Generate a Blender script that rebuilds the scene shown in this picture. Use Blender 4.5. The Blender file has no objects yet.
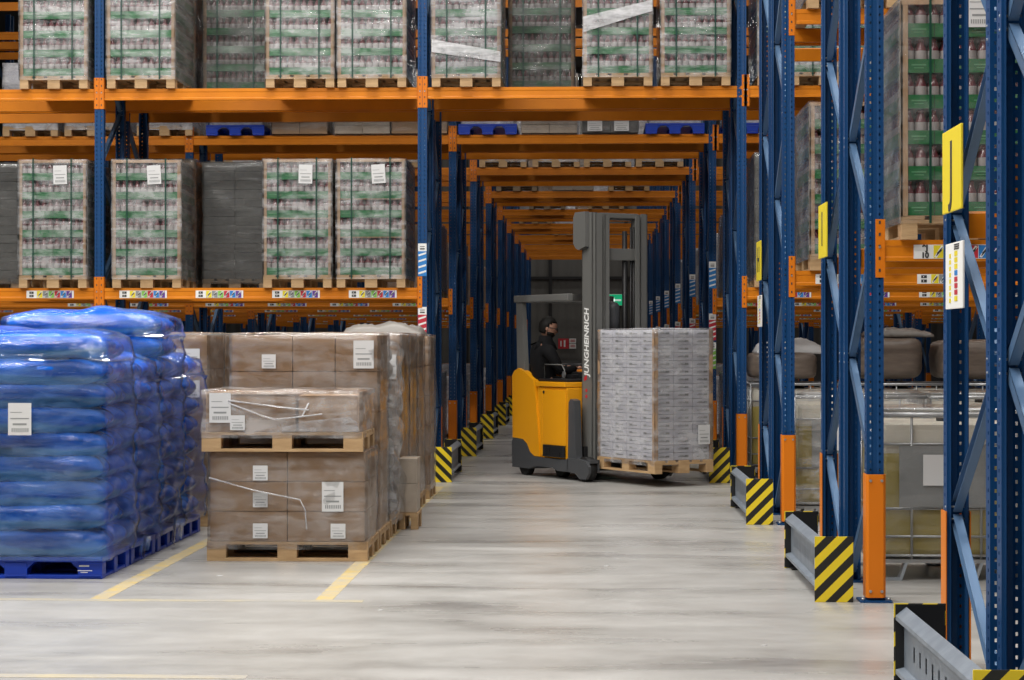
import bpy, bmesh, math, random
from mathutils import Vector, Matrix, noise
R = math.radians
C = bpy.context.scene.collection
rnd = random.Random(7)
sc = bpy.context.scene

# ---------------------------------------------------------------- materials
MATS = {}
def principled(name, col, rough=.5, metal=0, spec=.5, coat=0, **kw):
    m = bpy.data.materials.new(name); m.use_nodes = True
    b = m.node_tree.nodes['Principled BSDF']
    b.inputs['Base Color'].default_value = (*col, 1)
    b.inputs['Roughness'].default_value = rough
    b.inputs['Metallic'].default_value = metal
    b.inputs['Specular IOR Level'].default_value = spec
    b.inputs['Coat Weight'].default_value = coat
    for k, v in kw.items(): b.inputs[k.replace('_', ' ')].default_value = v
    MATS[name] = m
    return m
def nd(m, t, **kw):
    n = m.node_tree.nodes.new(t)
    for k, v in kw.items(): setattr(n, k, v)
    return n
def lk(m, a, b): m.node_tree.links.new(a, b)
def coords(m, scale=(1, 1, 1), rot=(0, 0, 0), rand=True, kind='Object'):
    tc = nd(m, 'ShaderNodeTexCoord'); mp = nd(m, 'ShaderNodeMapping')
    mp.inputs['Scale'].default_value = scale; mp.inputs['Rotation'].default_value = rot
    lk(m, tc.outputs[kind], mp.inputs['Vector'])
    if rand:
        oi = nd(m, 'ShaderNodeObjectInfo'); mu = nd(m, 'ShaderNodeMath', operation='MULTIPLY'); mu.inputs[1].default_value = 37
        lk(m, oi.outputs['Random'], mu.inputs[0]); lk(m, mu.outputs[0], mp.inputs['Location'])
    return mp.outputs[0]
def noisy(m, vec, scale, detail=3, rough=.5, dist=0):
    n = nd(m, 'ShaderNodeTexNoise'); n.inputs['Scale'].default_value = scale; n.inputs['Detail'].default_value = detail
    n.inputs['Roughness'].default_value = rough; n.inputs['Distortion'].default_value = dist
    lk(m, vec, n.inputs['Vector']); return n.outputs['Fac']
def ramp(m, f, stops):
    r = nd(m, 'ShaderNodeValToRGB'); e = r.color_ramp.elements
    while len(e) < len(stops): e.new(.5)
    for el, (p, c) in zip(e, stops): el.position = p; el.color = (*c, 1) if len(c) == 3 else c
    lk(m, f, r.inputs['Fac']); return r.outputs['Color']
def bsdf(m): return m.node_tree.nodes['Principled BSDF']
def bump(m, f, strength=.3, dist=.01):
    b = nd(m, 'ShaderNodeBump'); b.inputs['Strength'].default_value = strength; b.inputs['Distance'].default_value = dist
    lk(m, f, b.inputs['Height']); lk(m, b.outputs[0], bsdf(m).inputs['Normal']); return b
def varied(name, c1, c2, scale=6, rough=.5, stretch=(1, 1, 1), bumps=0, metal=0, spec=.5, coat=0, lo=.35, hi=.65):
    m = principled(name, c1, rough, metal, spec, coat)
    v = coords(m, stretch); f = noisy(m, v, scale, 4, .6)
    lk(m, ramp(m, f, [(lo, c1), (hi, c2)]), bsdf(m).inputs['Base Color'])
    if bumps: bump(m, f, bumps)
    return m
def film(name, col, lo=.1, hi=.6, rough=.18, scale=(1.2, 1.2, 9), gloss=.6, bmp=.012):
    """thin plastic film: mostly clear, with milky wrinkles"""
    m = principled(name, col, rough, 0, .6)
    nt = m.node_tree; out = nt.nodes['Material Output']
    v = coords(m, scale, (0.15, .1, .3)); f = noisy(m, v, 1.6, 6, .65, .6)
    v2 = coords(m, (scale[2] * .25, scale[2] * .25, scale[0] * 2.5), (.1, .35, 0)); f2 = noisy(m, v2, 2.2, 4, .6, .4)
    mul = nd(m, 'ShaderNodeMath', operation='MULTIPLY'); lk(m, f, mul.inputs[0]); lk(m, f2, mul.inputs[1])
    fr = ramp(m, mul.outputs[0], [(.17, (lo,) * 3), (.36, (hi,) * 3)])
    tr = nd(m, 'ShaderNodeBsdfTransparent'); mx = nd(m, 'ShaderNodeMixShader'); mg = nd(m, 'ShaderNodeMixShader')
    gl = nd(m, 'ShaderNodeBsdfGlossy'); gl.inputs['Roughness'].default_value = .12; gl.inputs['Color'].default_value = (1, 1, 1, 1)
    lw = nd(m, 'ShaderNodeFresnel'); lw.inputs['IOR'].default_value = 1.45
    ga = nd(m, 'ShaderNodeMath', operation='MULTIPLY_ADD'); ga.inputs[1].default_value = gloss; ga.inputs[2].default_value = .01
    lk(m, lw.outputs[0], ga.inputs[0]); lk(m, ga.outputs[0], mg.inputs[0]); lk(m, tr.outputs[0], mg.inputs[1]); lk(m, gl.outputs[0], mg.inputs[2])
    bp = nd(m, 'ShaderNodeBump'); bp.inputs['Strength'].default_value = .6; bp.inputs['Distance'].default_value = bmp; lk(m, mul.outputs[0], bp.inputs['Height'])
    lk(m, bp.outputs[0], gl.inputs['Normal']); 
    lk(m, fr, mx.inputs[0]); lk(m, mg.outputs[0], mx.inputs[1]); lk(m, bsdf(m).outputs[0], mx.inputs[2])
    lk(m, mx.outputs[0], out.inputs['Surface'])
    bump(m, mul.outputs[0], .5, .012)
    return m

principled('blue', (.001, .045, .15), .45, 0, .35)
principled('navy', (.004, .018, .075), .45)
varied('orange', (.66, .205, .004), (.58, .17, .003), 3, .45, spec=.3)
principled('orange_plate', (.66, .175, .006), .42, 0, .3)
principled('steel', (.38, .42, .46), .4, .35)
varied('galvanised', (.16, .19, .23), (.21, .245, .29), 8, .42, metal=.2)
principled('zinc', (.42, .43, .44), .38, .7)
principled('black', (.008, .008, .009), .5)
principled('rubber', (.012, .012, .012), .75)
principled('white', (.8, .8, .78), .5)
principled('ink', (.03, .03, .03), .6)
varied('wood', (.50, .33, .17), (.40, .25, .12), 5, .75, (1, 1, 6), .2)
varied('wood_grey', (.34, .25, .16), (.22, .16, .10), 5, .8, (1, 1, 6), .2)
varied('cardboard', (.345, .225, .135), (.30, .19, .112), 2.5, .75, (1, 1, 4), .05)
varied('cardboard_edge', (.42, .28, .17), (.33, .2, .11), 18, .7, (1, 1, .6), .2)
principled('carton_tape', (.40, .27, .16), .3)
varied('cardboard_dark', (.19, .13, .085), (.14, .095, .06), 4, .75)
varied('cardboard_yellow', (.42, .24, .07), (.36, .2, .055), 4, .7)
varied('carton_grey', (.34, .34, .36), (.26, .26, .28), 5, .6)
varied('carton_slate', (.15, .15, .145), (.09, .09, .088), 5, .6)
varied('carton_white', (.66, .66, .71), (.54, .54, .60), 5, .6)
varied('carton_beige', (.44, .37, .30), (.36, .30, .24), 5, .6)
principled('tray_green', (.012, .15, .045), .45)
principled('tray_print', (.10, .32, .15), .5)
principled('glass_red', (.13, .03, .038), .15, 0, .6)
principled('cap', (.18, .05, .05), .35)
principled('bottle_label', (.38, .35, .345), .5)
principled('paper', (.62, .62, .62), .6)
principled('strap_green', (.004, .045, .03), .35)
principled('plastic_blue', (.003, .04, .40), .38)
principled('sign_yellow', (.78, .62, .03), .45)
principled('label_yellow', (.75, .62, .02), .5)
principled('label_grey', (.25, .26, .26), .5)
principled('label_green', (.22, .5, .08), .5)
principled('label_red', (.5, .02, .04), .5)
principled('label_blue', (.02, .2, .55), .5)
principled('label_purple', (.12, .04, .28), .5)
principled('line_yellow', (.62, .44, .1), .5)
principled('truck_yellow', (.78, .33, .005), .35, coat=.2)
principled('truck_grey', (.06, .063, .068), .42)
principled('mast_grey', (.135, .135, .128), .4)
principled('truck_black', (.01, .01, .011), .45)
principled('lens', (.02, .02, .022), .1)
principled('skin', (.36, .19, .13), .5)
principled('cloth_black', (.005, .005, .006), .85, 0, .2)
principled('hair', (.006, .005, .004), .6, 0, .25)
principled('orange_soft', (.7, .22, .02), .5)
principled('concrete_wall', (.12, .115, .105), .8)
principled('ceiling_paint', (.10, .10, .10), .9)
principled('sign_red', (.5, .02, .03), .5)
principled('foil_grey', (.23, .21, .19), .35)
varied('bale_brown', (.19, .15, .12), (.14, .11, .09), 5, .38, (1, 1, 5), .3)
m = principled('exit_green', (.0, .45, .2), .5); bsdf(m).inputs['Emission Color'].default_value = (.02, .75, .32, 1); bsdf(m).inputs['Emission Strength'].default_value = 1.0
m = principled('exit_white', (.8, .9, .85), .5); bsdf(m).inputs['Emission Color'].default_value = (.8, 1, .9, 1); bsdf(m).inputs['Emission Strength'].default_value = 1.2
m = principled('lamp_diffuser', (.9, .9, .9), .5); bsdf(m).inputs['Emission Color'].default_value = (1, .98, .95, 1); bsdf(m).inputs['Emission Strength'].default_value = 3.0
principled('lamp_body', (.6, .6, .6), .5)
film('wrap_clear', (.75, .74, .74), .0, .24, .16)
film('wrap_thin', (.7, .7, .7), .0, .13, .16, gloss=.4)
film('wrap_light', (.88, .88, .89), .02, .36, .14)
film('wrap_hazy', (.60, .60, .62), .10, .55, .18)
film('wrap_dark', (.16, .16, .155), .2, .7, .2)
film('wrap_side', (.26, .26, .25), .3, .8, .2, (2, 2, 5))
film('wrap_white', (.75, .75, .77), .25, .8, .2)
film('wrap_blue', (.25, .5, 1), .0, .22, .1, (1.8, 1.8, 3), gloss=.9, bmp=.02)
film('wrap_violet', (.20, .28, .85), .04, .34, .16, (2, 2, 3), gloss=.5, bmp=.02)

# bags: grey-blue printed panel between bright blue film ends
m = principled('bag', (.01, .12, .6), .2, 0, .6, .3)
v = coords(m, (1, 1, 1), rand=False); sp = nd(m, 'ShaderNodeSeparateXYZ'); lk(m, v, sp.inputs[0])
nz = noisy(m, coords(m, (1, 3, 3)), 2.2, 3, .5); ad = nd(m, 'ShaderNodeMath', operation='MULTIPLY_ADD'); ad.inputs[1].default_value = .09; lk(m, nz, ad.inputs[0]); lk(m, sp.outputs['Z'], ad.inputs[2])
lk(m, ramp(m, ad.outputs[0], [(.05, (.022, .12, .27)), (.110, (.032, .15, .32)), (.135, (.002, .09, .50)), (.20, (.001, .15, .75))]), bsdf(m).inputs['Base Color'])
bump(m, noisy(m, coords(m, (1.6, 2, 4)), 2.5, 4, .6, .8), .6, .035)
# polished concrete floor, worn in long sweeps
m = principled('floor', (.5, .48, .45), .4)
v = coords(m, (.55, 1.0, 1), rand=False, kind='Object')
f1 = noisy(m, v, .9, 8, .68, 1.0); v2 = coords(m, (1, 1, 1), rand=False); f2 = noisy(m, v2, 2.6, 6, .7); f3 = noisy(m, coords(m, (.25, 1.1, 1), (0, 0, .06), rand=False), 1.8, 6, .6, .5)
mx = nd(m, 'ShaderNodeMix', data_type='FLOAT'); mx.inputs[0].default_value = .35; lk(m, f1, mx.inputs[2]); lk(m, f2, mx.inputs[3])
mx2 = nd(m, 'ShaderNodeMix', data_type='FLOAT'); mx2.inputs[0].default_value = .3; lk(m, mx.outputs[0], mx2.inputs[2]); lk(m, f3, mx2.inputs[3])
lk(m, ramp(m, mx2.outputs[0], [(.36, (.225, .215, .20)), (.47, (.33, .322, .305)), (.60, (.42, .412, .395))]), bsdf(m).inputs['Base Color'])
lk(m, ramp(m, f3, [(.3, (.22,) * 3), (.7, (.42,) * 3)]), bsdf(m).inputs['Roughness'])
bump(m, f2, .05, .01)
# worn painted floor line
m = principled('floor_line', (.62, .45, .12), .5)
lk(m, ramp(m, noisy(m, coords(m, (1, 1, 1), rand=False), 7, 6, .7), [(.38, (.42, .38, .30)), (.62, (.56, .42, .15))]), bsdf(m).inputs['Base Color'])
m = principled('floor_line_faint', (.5, .46, .3), .45)
lk(m, ramp(m, noisy(m, coords(m, (.6, 1, 1), rand=False), 3, 6, .7), [(.42, (.36, .345, .32)), (.62, (.47, .41, .27))]), bsdf(m).inputs['Base Color'])
# hazard stripes, slanting either way
def stripes(name, sgn):
    m = principled(name, (.8, .6, .02), .4)
    v = coords(m, (1, 1, 1), rand=False); sp = nd(m, 'ShaderNodeSeparateXYZ'); lk(m, v, sp.inputs[0])
    a = nd(m, 'ShaderNodeMath', operation='MULTIPLY'); a.inputs[1].default_value = -sgn; lk(m, sp.outputs['X'], a.inputs[0])
    b = nd(m, 'ShaderNodeMath', operation='ADD'); lk(m, a.outputs[0], b.inputs[0]); lk(m, sp.outputs['Z'], b.inputs[1])
    c = nd(m, 'ShaderNodeMath', operation='MULTIPLY_ADD'); c.inputs[1].default_value = 1 / .135; c.inputs[2].default_value = 10.1; lk(m, b.outputs[0], c.inputs[0])
    d = nd(m, 'ShaderNodeMath', operation='FRACT'); lk(m, c.outputs[0], d.inputs[0])
    e = nd(m, 'ShaderNodeMath', operation='GREATER_THAN'); e.inputs[1].default_value = .5; lk(m, d.outputs[0], e.inputs[0])
    lk(m, ramp(m, e.outputs[0], [(0, (.8, .6, .02)), (1, (.015, .015, .012))]), bsdf(m).inputs['Base Color'])
stripes('stripe_right', 1); stripes('stripe_left', -1)
# wall cladding: ribbed sheets
m = MATS['concrete_wall']
w = nd(m, 'ShaderNodeTexWave', wave_type='BANDS', bands_direction='X'); w.inputs['Scale'].default_value = .9; lk(m, coords(m, rand=False), w.inputs['Vector'])
bump(m, w.outputs['Fac'], .5, .05)

# ---------------------------------------------------------------- mesh helpers
class MB:
    def __init__(s): s.b = bmesh.new(); s.mi = 0
    def _set(s, fs, mi):
        for f in fs: f.material_index = s.mi if mi is None else mi
    def box(s, x0, x1, y0, y1, z0, z1, mi=None, bev=0, M=None):
        r = bmesh.ops.create_cube(s.b, size=1)
        vs = r['verts']
        for v in vs: v.co = Vector(((x0 + x1) / 2 + v.co.x * (x1 - x0), (y0 + y1) / 2 + v.co.y * (y1 - y0), (z0 + z1) / 2 + v.co.z * (z1 - z0)))
        fs = list({f for v in vs for f in v.link_faces})
        s._set(fs, mi)
        if bev:
            es = list({e for v in vs for e in v.link_edges})
            k = bmesh.ops.bevel(s.b, geom=es, offset=bev, segments=2, profile=.6, affect='EDGES')
            vs = k['verts']; s._set(k['faces'], mi)
            vs = list({v for f in k['faces'] for v in f.verts})
        if M is not None:
            for v in vs: v.co = M @ v.co
        return s
    def prism(s, pts, a, b, axis='y', mi=None, M=None):
        """extrude a polygon; axis y: pts are (x,z); axis x: pts are (y,z); axis z: pts are (x,y)"""
        mk = {'y': lambda p, t: (p[0], t, p[1]), 'x': lambda p, t: (t, p[0], p[1]), 'z': lambda p, t: (p[0], p[1], t)}[axis]
        A = [s.b.verts.new(mk(p, a)) for p in pts]; B = [s.b.verts.new(mk(p, b)) for p in pts]
        n = len(pts); fs = [s.b.faces.new(A), s.b.faces.new(B[::-1])]
        for i in range(n): fs.append(s.b.faces.new((A[i], B[i], B[(i + 1) % n], A[(i + 1) % n])))
        bmesh.ops.recalc_face_normals(s.b, faces=fs); s._set(fs, mi)
        if M is not None:
            for v in A + B: v.co = M @ v.co
        return s
    def tube(s, pts, r, seg=8, mi=None, r2=None):
        pts = [Vector(p) for p in pts]; rings = []
        for i, p in enumerate(pts):
            t = (pts[min(i + 1, len(pts) - 1)] - pts[max(i - 1, 0)]).normalized()
            u = t.cross(Vector((0, 0, 1)) if abs(t.z) < .9 else Vector((1, 0, 0))).normalized(); w = t.cross(u)
            rr = r if r2 is None else r + (r2 - r) * i / (len(pts) - 1)
            rings.append([s.b.verts.new(p + (u * math.cos(k * 2 * math.pi / seg) + w * math.sin(k * 2 * math.pi / seg)) * rr) for k in range(seg)])
        fs = []
        for a, b in zip(rings, rings[1:]):
            for k in range(seg): fs.append(s.b.faces.new((a[k], a[(k + 1) % seg], b[(k + 1) % seg], b[k])))
        fs.append(s.b.faces.new(rings[0][::-1])); fs.append(s.b.faces.new(rings[-1]))
        bmesh.ops.recalc_face_normals(s.b, faces=fs); s._set(fs, mi)
        for f in fs[:-2]: f.smooth = True
        return s
    def lathe(s, prof, seg=12, c=(0, 0), mi=None, mis=None):
        rings = [[s.b.verts.new((c[0] + r * math.cos(k * 2 * math.pi / seg), c[1] + r * math.sin(k * 2 * math.pi / seg), z)) for k in range(seg)] for r, z in prof]
        fs = []
        for j, (a, b) in enumerate(zip(rings, rings[1:])):
            for k in range(seg):
                f = s.b.faces.new((a[k], a[(k + 1) % seg], b[(k + 1) % seg], b[k])); f.smooth = True
                f.material_index = mis[j] if mis else (s.mi if mi is None else mi); fs.append(f)
        for rg, m_ in ((rings[0][::-1], 0), (rings[-1], -1)):
            f = s.b.faces.new(rg); f.material_index = mis[m_] if mis else (s.mi if mi is None else mi)
        return s
    def ball(s, c, r, sc=(1, 1, 1), mi=None, seg=12):
        k = bmesh.ops.create_uvsphere(s.b, u_segments=seg, v_segments=seg // 2 + 2, radius=r)
        for v in k['verts']: v.co = Vector((c[0] + v.co.x * sc[0], c[1] + v.co.y * sc[1], c[2] + v.co.z * sc[2]))
        fs = {f for v in k['verts'] for f in v.link_faces}; s._set(fs, mi)
        for f in fs: f.smooth = True
        return s
    def mesh(s, name, *mats):
        me = bpy.data.meshes.new(name); s.b.to_mesh(me); s.b.free()
        for mt in mats: me.materials.append(MATS[mt])
        return me
    def build(s, name, mats, parent=None, loc=(0, 0, 0), rot=(0, 0, 0)):
        return put(name, s.mesh(name, *([mats] if isinstance(mats, str) else mats)), parent, loc, rot)
def put(name, me, parent=None, loc=(0, 0, 0), rot=(0, 0, 0)):
    o = bpy.data.objects.new(name, me); C.objects.link(o)
    o.parent = parent; o.location = loc; o.rotation_euler = rot
    return o
def tag(o, label, cat, group=None, kind=None):
    o['label'] = label
    if cat: o['category'] = cat
    if group: o['group'] = group
    if kind: o['kind'] = kind
    return o
def thing(name, loc, rz=0, label='', cat='', group=None):
    o = bpy.data.objects.new(name, None); C.objects.link(o); o.empty_display_size = .2
    o.location = loc; o.rotation_euler = (0, 0, rz)
    return tag(o, label, cat, group)
def struct(o): o['kind'] = 'structure'; return o
def copy_tree(o, parent=None):
    c = o.copy(); C.objects.link(c); c.parent = parent
    for ch in list(o.children): copy_tree(ch, c)
    return c
CACHE = {}
def cached(key, fn):
    if key not in CACHE: CACHE[key] = fn()
    return CACHE[key]
def text_mesh(txt, size, mat, depth=.002, bold=0.0, shear=0, name='lettering'):
    cu = bpy.data.curves.new('lettering', 'FONT'); cu.body = txt; cu.size = size; cu.extrude = depth; cu.offset = bold; cu.shear = shear
    cu.align_x = 'CENTER'; cu.align_y = 'CENTER'
    o = bpy.data.objects.new('lettering', cu); C.objects.link(o)
    dg = bpy.context.evaluated_depsgraph_get(); me = bpy.data.meshes.new_from_object(o.evaluated_get(dg))
    bpy.data.objects.remove(o); bpy.data.curves.remove(cu)
    me.materials.clear(); me.materials.append(MATS[mat]); me.name = name
    return me

# ---------------------------------------------------------------- frame of reference
# passage runs along +Y, its centre at X = 0; camera at eye height
CAM = (.04, 0, 1.62); F = 1952.0
ROWS = {n: 7.1 + 5.2 * i for i, n in enumerate('XYZABCDEFGHI')}; ROWS['X'] = 7.32
BX = 3.8; HALF = 1.855
D1 = 1.10; GAP = .15; DEP = 2 * D1 + GAP       # two racks back to back
Z1, Z2, Z3 = 2.265, 4.60, 6.95
POST_H = 9.2

# ---------------------------------------------------------------- room
Y0, Y1, XL, XR, H = -14.0, 70.0, -30.0, 24.0, 11.5
o = MB().box(XL, XR, Y0, Y1, -.2, 0).build('floor', 'floor'); struct(o)
o = MB().box(XL, XR, Y0, Y1, H, H + .2).build('ceiling', 'ceiling_paint'); struct(o)
mb = MB().box(XL, XR, Y1, Y1 + .25, 0, H)
o = mb.build('wall_back', 'concrete_wall'); struct(o)
o = MB().box(XL, XR, Y0 - .25, Y0, 0, H).build('wall_front', 'concrete_wall'); struct(o)
o = MB().box(XL - .25, XL, Y0, Y1, 0, H).build('wall_left', 'concrete_wall'); struct(o)
o = MB().box(XR, XR + .25, Y0, Y1, 0, H).build('wall_right', 'concrete_wall'); struct(o)
mb = MB()
for x in (-1.2, 1.5, 4.6, -4.2): mb.box(x - .06, x + .06, Y1 - .12, Y1, 0, H)
mb.box(XL, XR, Y1 - .1, Y1, 3.9, 4.0)
struct(mb.build('trim_1', 'truck_black'))
struct(MB().box(-3.2, XR, Y1 - .08, Y1, 0, 1.0).build('baseboard_back', 'ceiling_paint'))
# exit sign and fire signs on the end wall
t = thing('exit_sign', (1.08, Y1 - .10, 2.95), 0, 'green lit exit sign on the far wall seen through the forklift mast', 'exit sign')
MB().box(-.33, .33, -.06, 0, 0, .42).build('housing', 'white', t)
mb = MB().box(-.31, .31, -.075, -.06, .02, .40, 0)
mb.box(-.02, .25, -.08, -.07, .17, .23, 1).prism([(-.08, .2), (.02, .3), (.02, .1)], -.08, -.07, 'y', 1)
mb.box(-.26, -.12, -.08, -.07, .08, .34, 1)
mb.build('lit_panel', ('exit_green', 'exit_white'), t)
t = thing('fire_sign', (-.72, Y1 - .10, 1.42), 0, 'red and white fire equipment sign on the far wall behind the driver', 'sign')
MB().box(-.2, .18, -.02, 0, 0, .36).box(-.12, -.08, -.03, -.02, .08, .28, 1).box(.0, .06, -.03, -.02, .06, .3, 1).build('red_panel', ('sign_red', 'white'), t)
mb = MB().box(.2, .44, -.02, 0, .19, .36).box(.2, .44, -.02, 0, 0, .17)
for z in (.06, .11, .25, .3): mb.box(.24, .40, -.03, -.02, z, z + .02, 1)
mb.build('white_panel', ('white', 'sign_red'), t)

# floor markings
def floor_line(x0, x1, y0, y1, mt, n):
    o = MB().box(x0, x1, y0, y1, 0, .0015).build('trim_%d' % n, mt); struct(o)
floor_line(-3.09, -2.98, 12.25, 22.0, 'floor_line', 2)
floor_line(-1.66, -1.55, 12.25, 22.0, 'floor_line', 3)
floor_line(-9, -1.35, 12.15, 12.25, 'floor_line_faint', 4)
floor_line(-9, -1.6, 9.36, 9.46, 'floor_line_faint', 5)
mb = MB()
for x, y, r in ((-2.5, 13.5, .02), (-3.8, 12.5, .025), (-1.2, 11.8, .015), (1.0, 10.5, .015), (-4.2, 11.2, .03), (.2, 14.2, .02)):
    mb.prism([(x + r * math.cos(a) * (1 + .4 * math.sin(a * 3)), y + .5 * r * math.sin(a)) for a in [k * math.pi / 4 for k in range(8)]], 0, .004, 'z')
tag(mb.build('paper_scraps', 'paper'), 'tiny pale scraps scattered on the open concrete floor', 'litter', kind='stuff')

# ---------------------------------------------------------------- rack components
def sheet(b, us, vs, holes, fn, mi=0):
    grid = {}
    def V(i, j):
        if (i, j) not in grid: grid[(i, j)] = b.verts.new(fn(us[i], vs[j]))
        return grid[(i, j)]
    for j in range(len(vs) - 1):
        for i in range(len(us) - 1):
            if holes(i, j): continue
            f = b.faces.new((V(i, j), V(i + 1, j), V(i + 1, j + 1), V(i, j + 1))); f.material_index = mi
def post_mesh():
    mb = MB(); b = mb.b
    vs = [0]; n = int(POST_H / .05)
    for k in range(n): vs += [k * .05 + .018, k * .05 + .034]
    vs.append(POST_H)
    w = .051
    # web, flanges with a slot row each, returning lips
    us = [-w, -.034, -.024, -.012, .012, .024, .034, w]
    sheet(b, us, vs, lambda i, j: i in (1, 5) and j % 2 == 1, lambda u, v: (u, 0.004 if abs(u) <= .0121 else 0, v))
    fu = [0, .028, .044, .085]
    for s in (-1, 1):
        sheet(b, fu, vs, lambda i, j: i == 1 and j % 2 == 1, lambda u, v, s=s: (s * w, u, v))
        sheet(b, [0, .018], [0, POST_H], lambda i, j: False, lambda u, v, s=s: (s * (w - u), .085, v))
    bmesh.ops.remove_doubles(b, verts=b.verts, dist=1e-5)
    bmesh.ops.recalc_face_normals(b, faces=b.faces)
    bmesh.ops.solidify(b, geom=list(b.faces), thickness=-.0025)
    return mb.mesh('post', 'blue')
POST = post_mesh()
def base_mesh():
    mb = MB().box(-.10, .10, -.06, .13, 0, .012)
    mb.prism([(-.06, .012), (.06, .012), (.06, .05), (-.06, .05)], -.02, -.012, 'y')
    for x in (-.08, .08): mb.lathe([(.012, .012), (.012, .03)], 6, (x, -.035), 1)
    return mb.mesh('base_plate', 'blue', 'zinc')
BASE = base_mesh()
def guard_mesh():
    mb = MB()
    mb.prism([(-.061, .10), (-.061, -.03), (-.045, -.045), (.045, -.045), (.061, -.03), (.061, .10), (.056, .10), (.056, -.028), (.043, -.04), (-.043, -.04), (-.056, -.028), (-.056, .10)], .03, .80, 'z')
    for x in (-.035, .035):
        for z in (.07, .76): mb.tube([(x, -.045, z), (x, -.053, z)], .009, 8, 1)
    return mb.mesh('post_protector', 'orange_plate', 'zinc')
GUARD = guard_mesh()
def connector_mesh(z=0):
    # left end connector: occupies x 0..-.055 around a post centred on x = -0, drawn for a beam going to +x
    mb = MB().box(0.002, .060, -.008, -.002, -.235, .13, 0).box(.056, .062, -.008, .05, -.235, .13, 0)
    for k in range(5):
        z = -.20 + k * .075
        mb.box(.022, .034, -.0095, -.008, z, z + .02, 1)
    mb.tube([(.028, -.008, -.045), (.028, -.014, -.045)], .008, 8, 2)
    return mb.mesh('beam_connector', 'orange_plate', 'ink', 'zinc')
CONN = connector_mesh()
def connector_right():
    me = CONN.copy(); me.name = 'beam_connector'
    for v in me.vertices: v.co.x = -v.co.x
    me.flip_normals(); return me
CONN_R = connector_right()
def beam_mesh(L, conn):
    h = .132
    prof = [(0, -h), (.05, -h), (.05, -.012), (.035, 0), (.0, 0), (0, -.035), (.004, -.045), (.004, -h + .03), (0, -h + .022)]
    mb = MB().prism(prof, .062, L - .062, 'x')
    if conn:
        for a, b in ((.002, .062), (L - .062, L - .002)): mb.box(a, b, -.008, -.002, -.235, .13)
    return mb.mesh('beam', 'orange')
def label_mesh(txt=None):
    mb = MB().box(0, .56, -.004, 0, 0, .088, 0)
    cols = [1, 2, 3, 4, 5, 6]
    for k, c in enumerate(cols):
        x = .135 + k * .07
        mb.box(x - .012, x + .054, -.0055, -.004, .004, .084, c)
        mb.prism([(x - .008, .012), (x + .008, .006), (x + .052, .074), (x + .036, .082)], -.0058, -.0054, 'y', 0)
        for q in (.0, .009, .018):
            mb.prism([(x + .002 + q * .3, .018 + q), (x + .006 + q * .3, .018 + q - .002), (x + .04 + q * .3, .066 + q - .014), (x + .036 + q * .3, .068 + q - .014)], -.007, -.0056, 'y', 7)
    if not txt:
        for z in (.012, .05): mb.box(.035, .085, -.0055, -.004, z, z + .026, 7).box(.052, .06, -.0065, -.0055, z + .008, z + .018, 0)
    return mb.mesh('location_label', 'white', 'label_yellow', 'label_grey', 'label_green', 'label_red', 'label_blue', 'label_purple', 'ink')
LABEL = label_mesh(); LABEL_T = label_mesh(True)
TXT9J = text_mesh('9J\n10', .047, 'ink', .0005, .0022); 
def brace_mesh(z0, z1):
    # diagonal channel from rear post (y = D1 - .05) to front post (y = .05)
    p = Vector((0, D1 - .06, z0)); q = Vector((0, .06, z1)); d = q - p
    ang = math.atan2(d.z, -d.y)
    M = Matrix.Translation(p) @ Matrix.Rotation(-ang, 4, 'X') @ Matrix.Identity(4)
    L = d.length
    mb = MB()
    mb.box(-.022, -.019, -L - .0, 0, -.03, .03, M=M)
    mb.box(-.022, .022, -L, 0, .027, .03, M=M); mb.box(-.022, .022, -L, 0, -.03, -.027, M=M)
    mb.tube([(-.056, D1 - .055, z0), (.056, D1 - .055, z0)], .006, 6, 1)
    mb.tube([(-.056, .055, z1), (.056, .055, z1)], .006, 6, 1)
    return mb.mesh('brace', 'galvanised_blue', 'zinc')
principled('galvanised_blue', (.09, .17, .30), .36, .3)
def braces(flip):
    # zigzag: nodes on the inner post at .03+1.46k, on the outer post at .76+1.46k
    out = []
    z = .06; up = True; k = 0
    while z < POST_H - .8:
        out.append((z + .03, z + .73 - .03)); z += .73
    return out
BR = []
for k, (a, b) in enumerate(braces(0)):
    BR.append(brace_mesh(a, b) if k % 2 == 0 else brace_mesh(b, a))
def bracing_all():
    bm = bmesh.new()
    for me in BR: bm.from_mesh(me)
    me = bpy.data.meshes.new('bracing'); bm.to_mesh(me); bm.free()
    me.materials.append(MATS['galvanised_blue']); me.materials.append(MATS['zinc']); return me
BR_ALL = bracing_all()
SPACER = MB().box(-.02, .02, -.001, GAP + .001, 0, .05).mesh('row_spacer', 'zinc')
BEAM = {c: beam_mesh(BX, c) for c in (0, 1)}
def sticker_mesh(col):
    mb = MB().box(-.05, .05, -.003, 0, 0, .38, 0)
    mb.box(-.028, .028, -.004, -.003, .31, .325, 2).box(-.028, .028, -.004, -.003, .34, .348, 2)
    mb.box(-.05, .05, -.0045, -.003, 0, .29, 1)
    for k in range(4):
        z = .02 + k * .07
        mb.prism([(-.045, z), (-.045, z + .022), (.045, z + .05), (.045, z + .028)], -.006, -.0045, 'y', 0)
    return mb.mesh('rack_sticker', 'white', col, 'ink')
STK = {c: sticker_mesh('label_' + c) for c in ('blue', 'red', 'green')}

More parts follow.
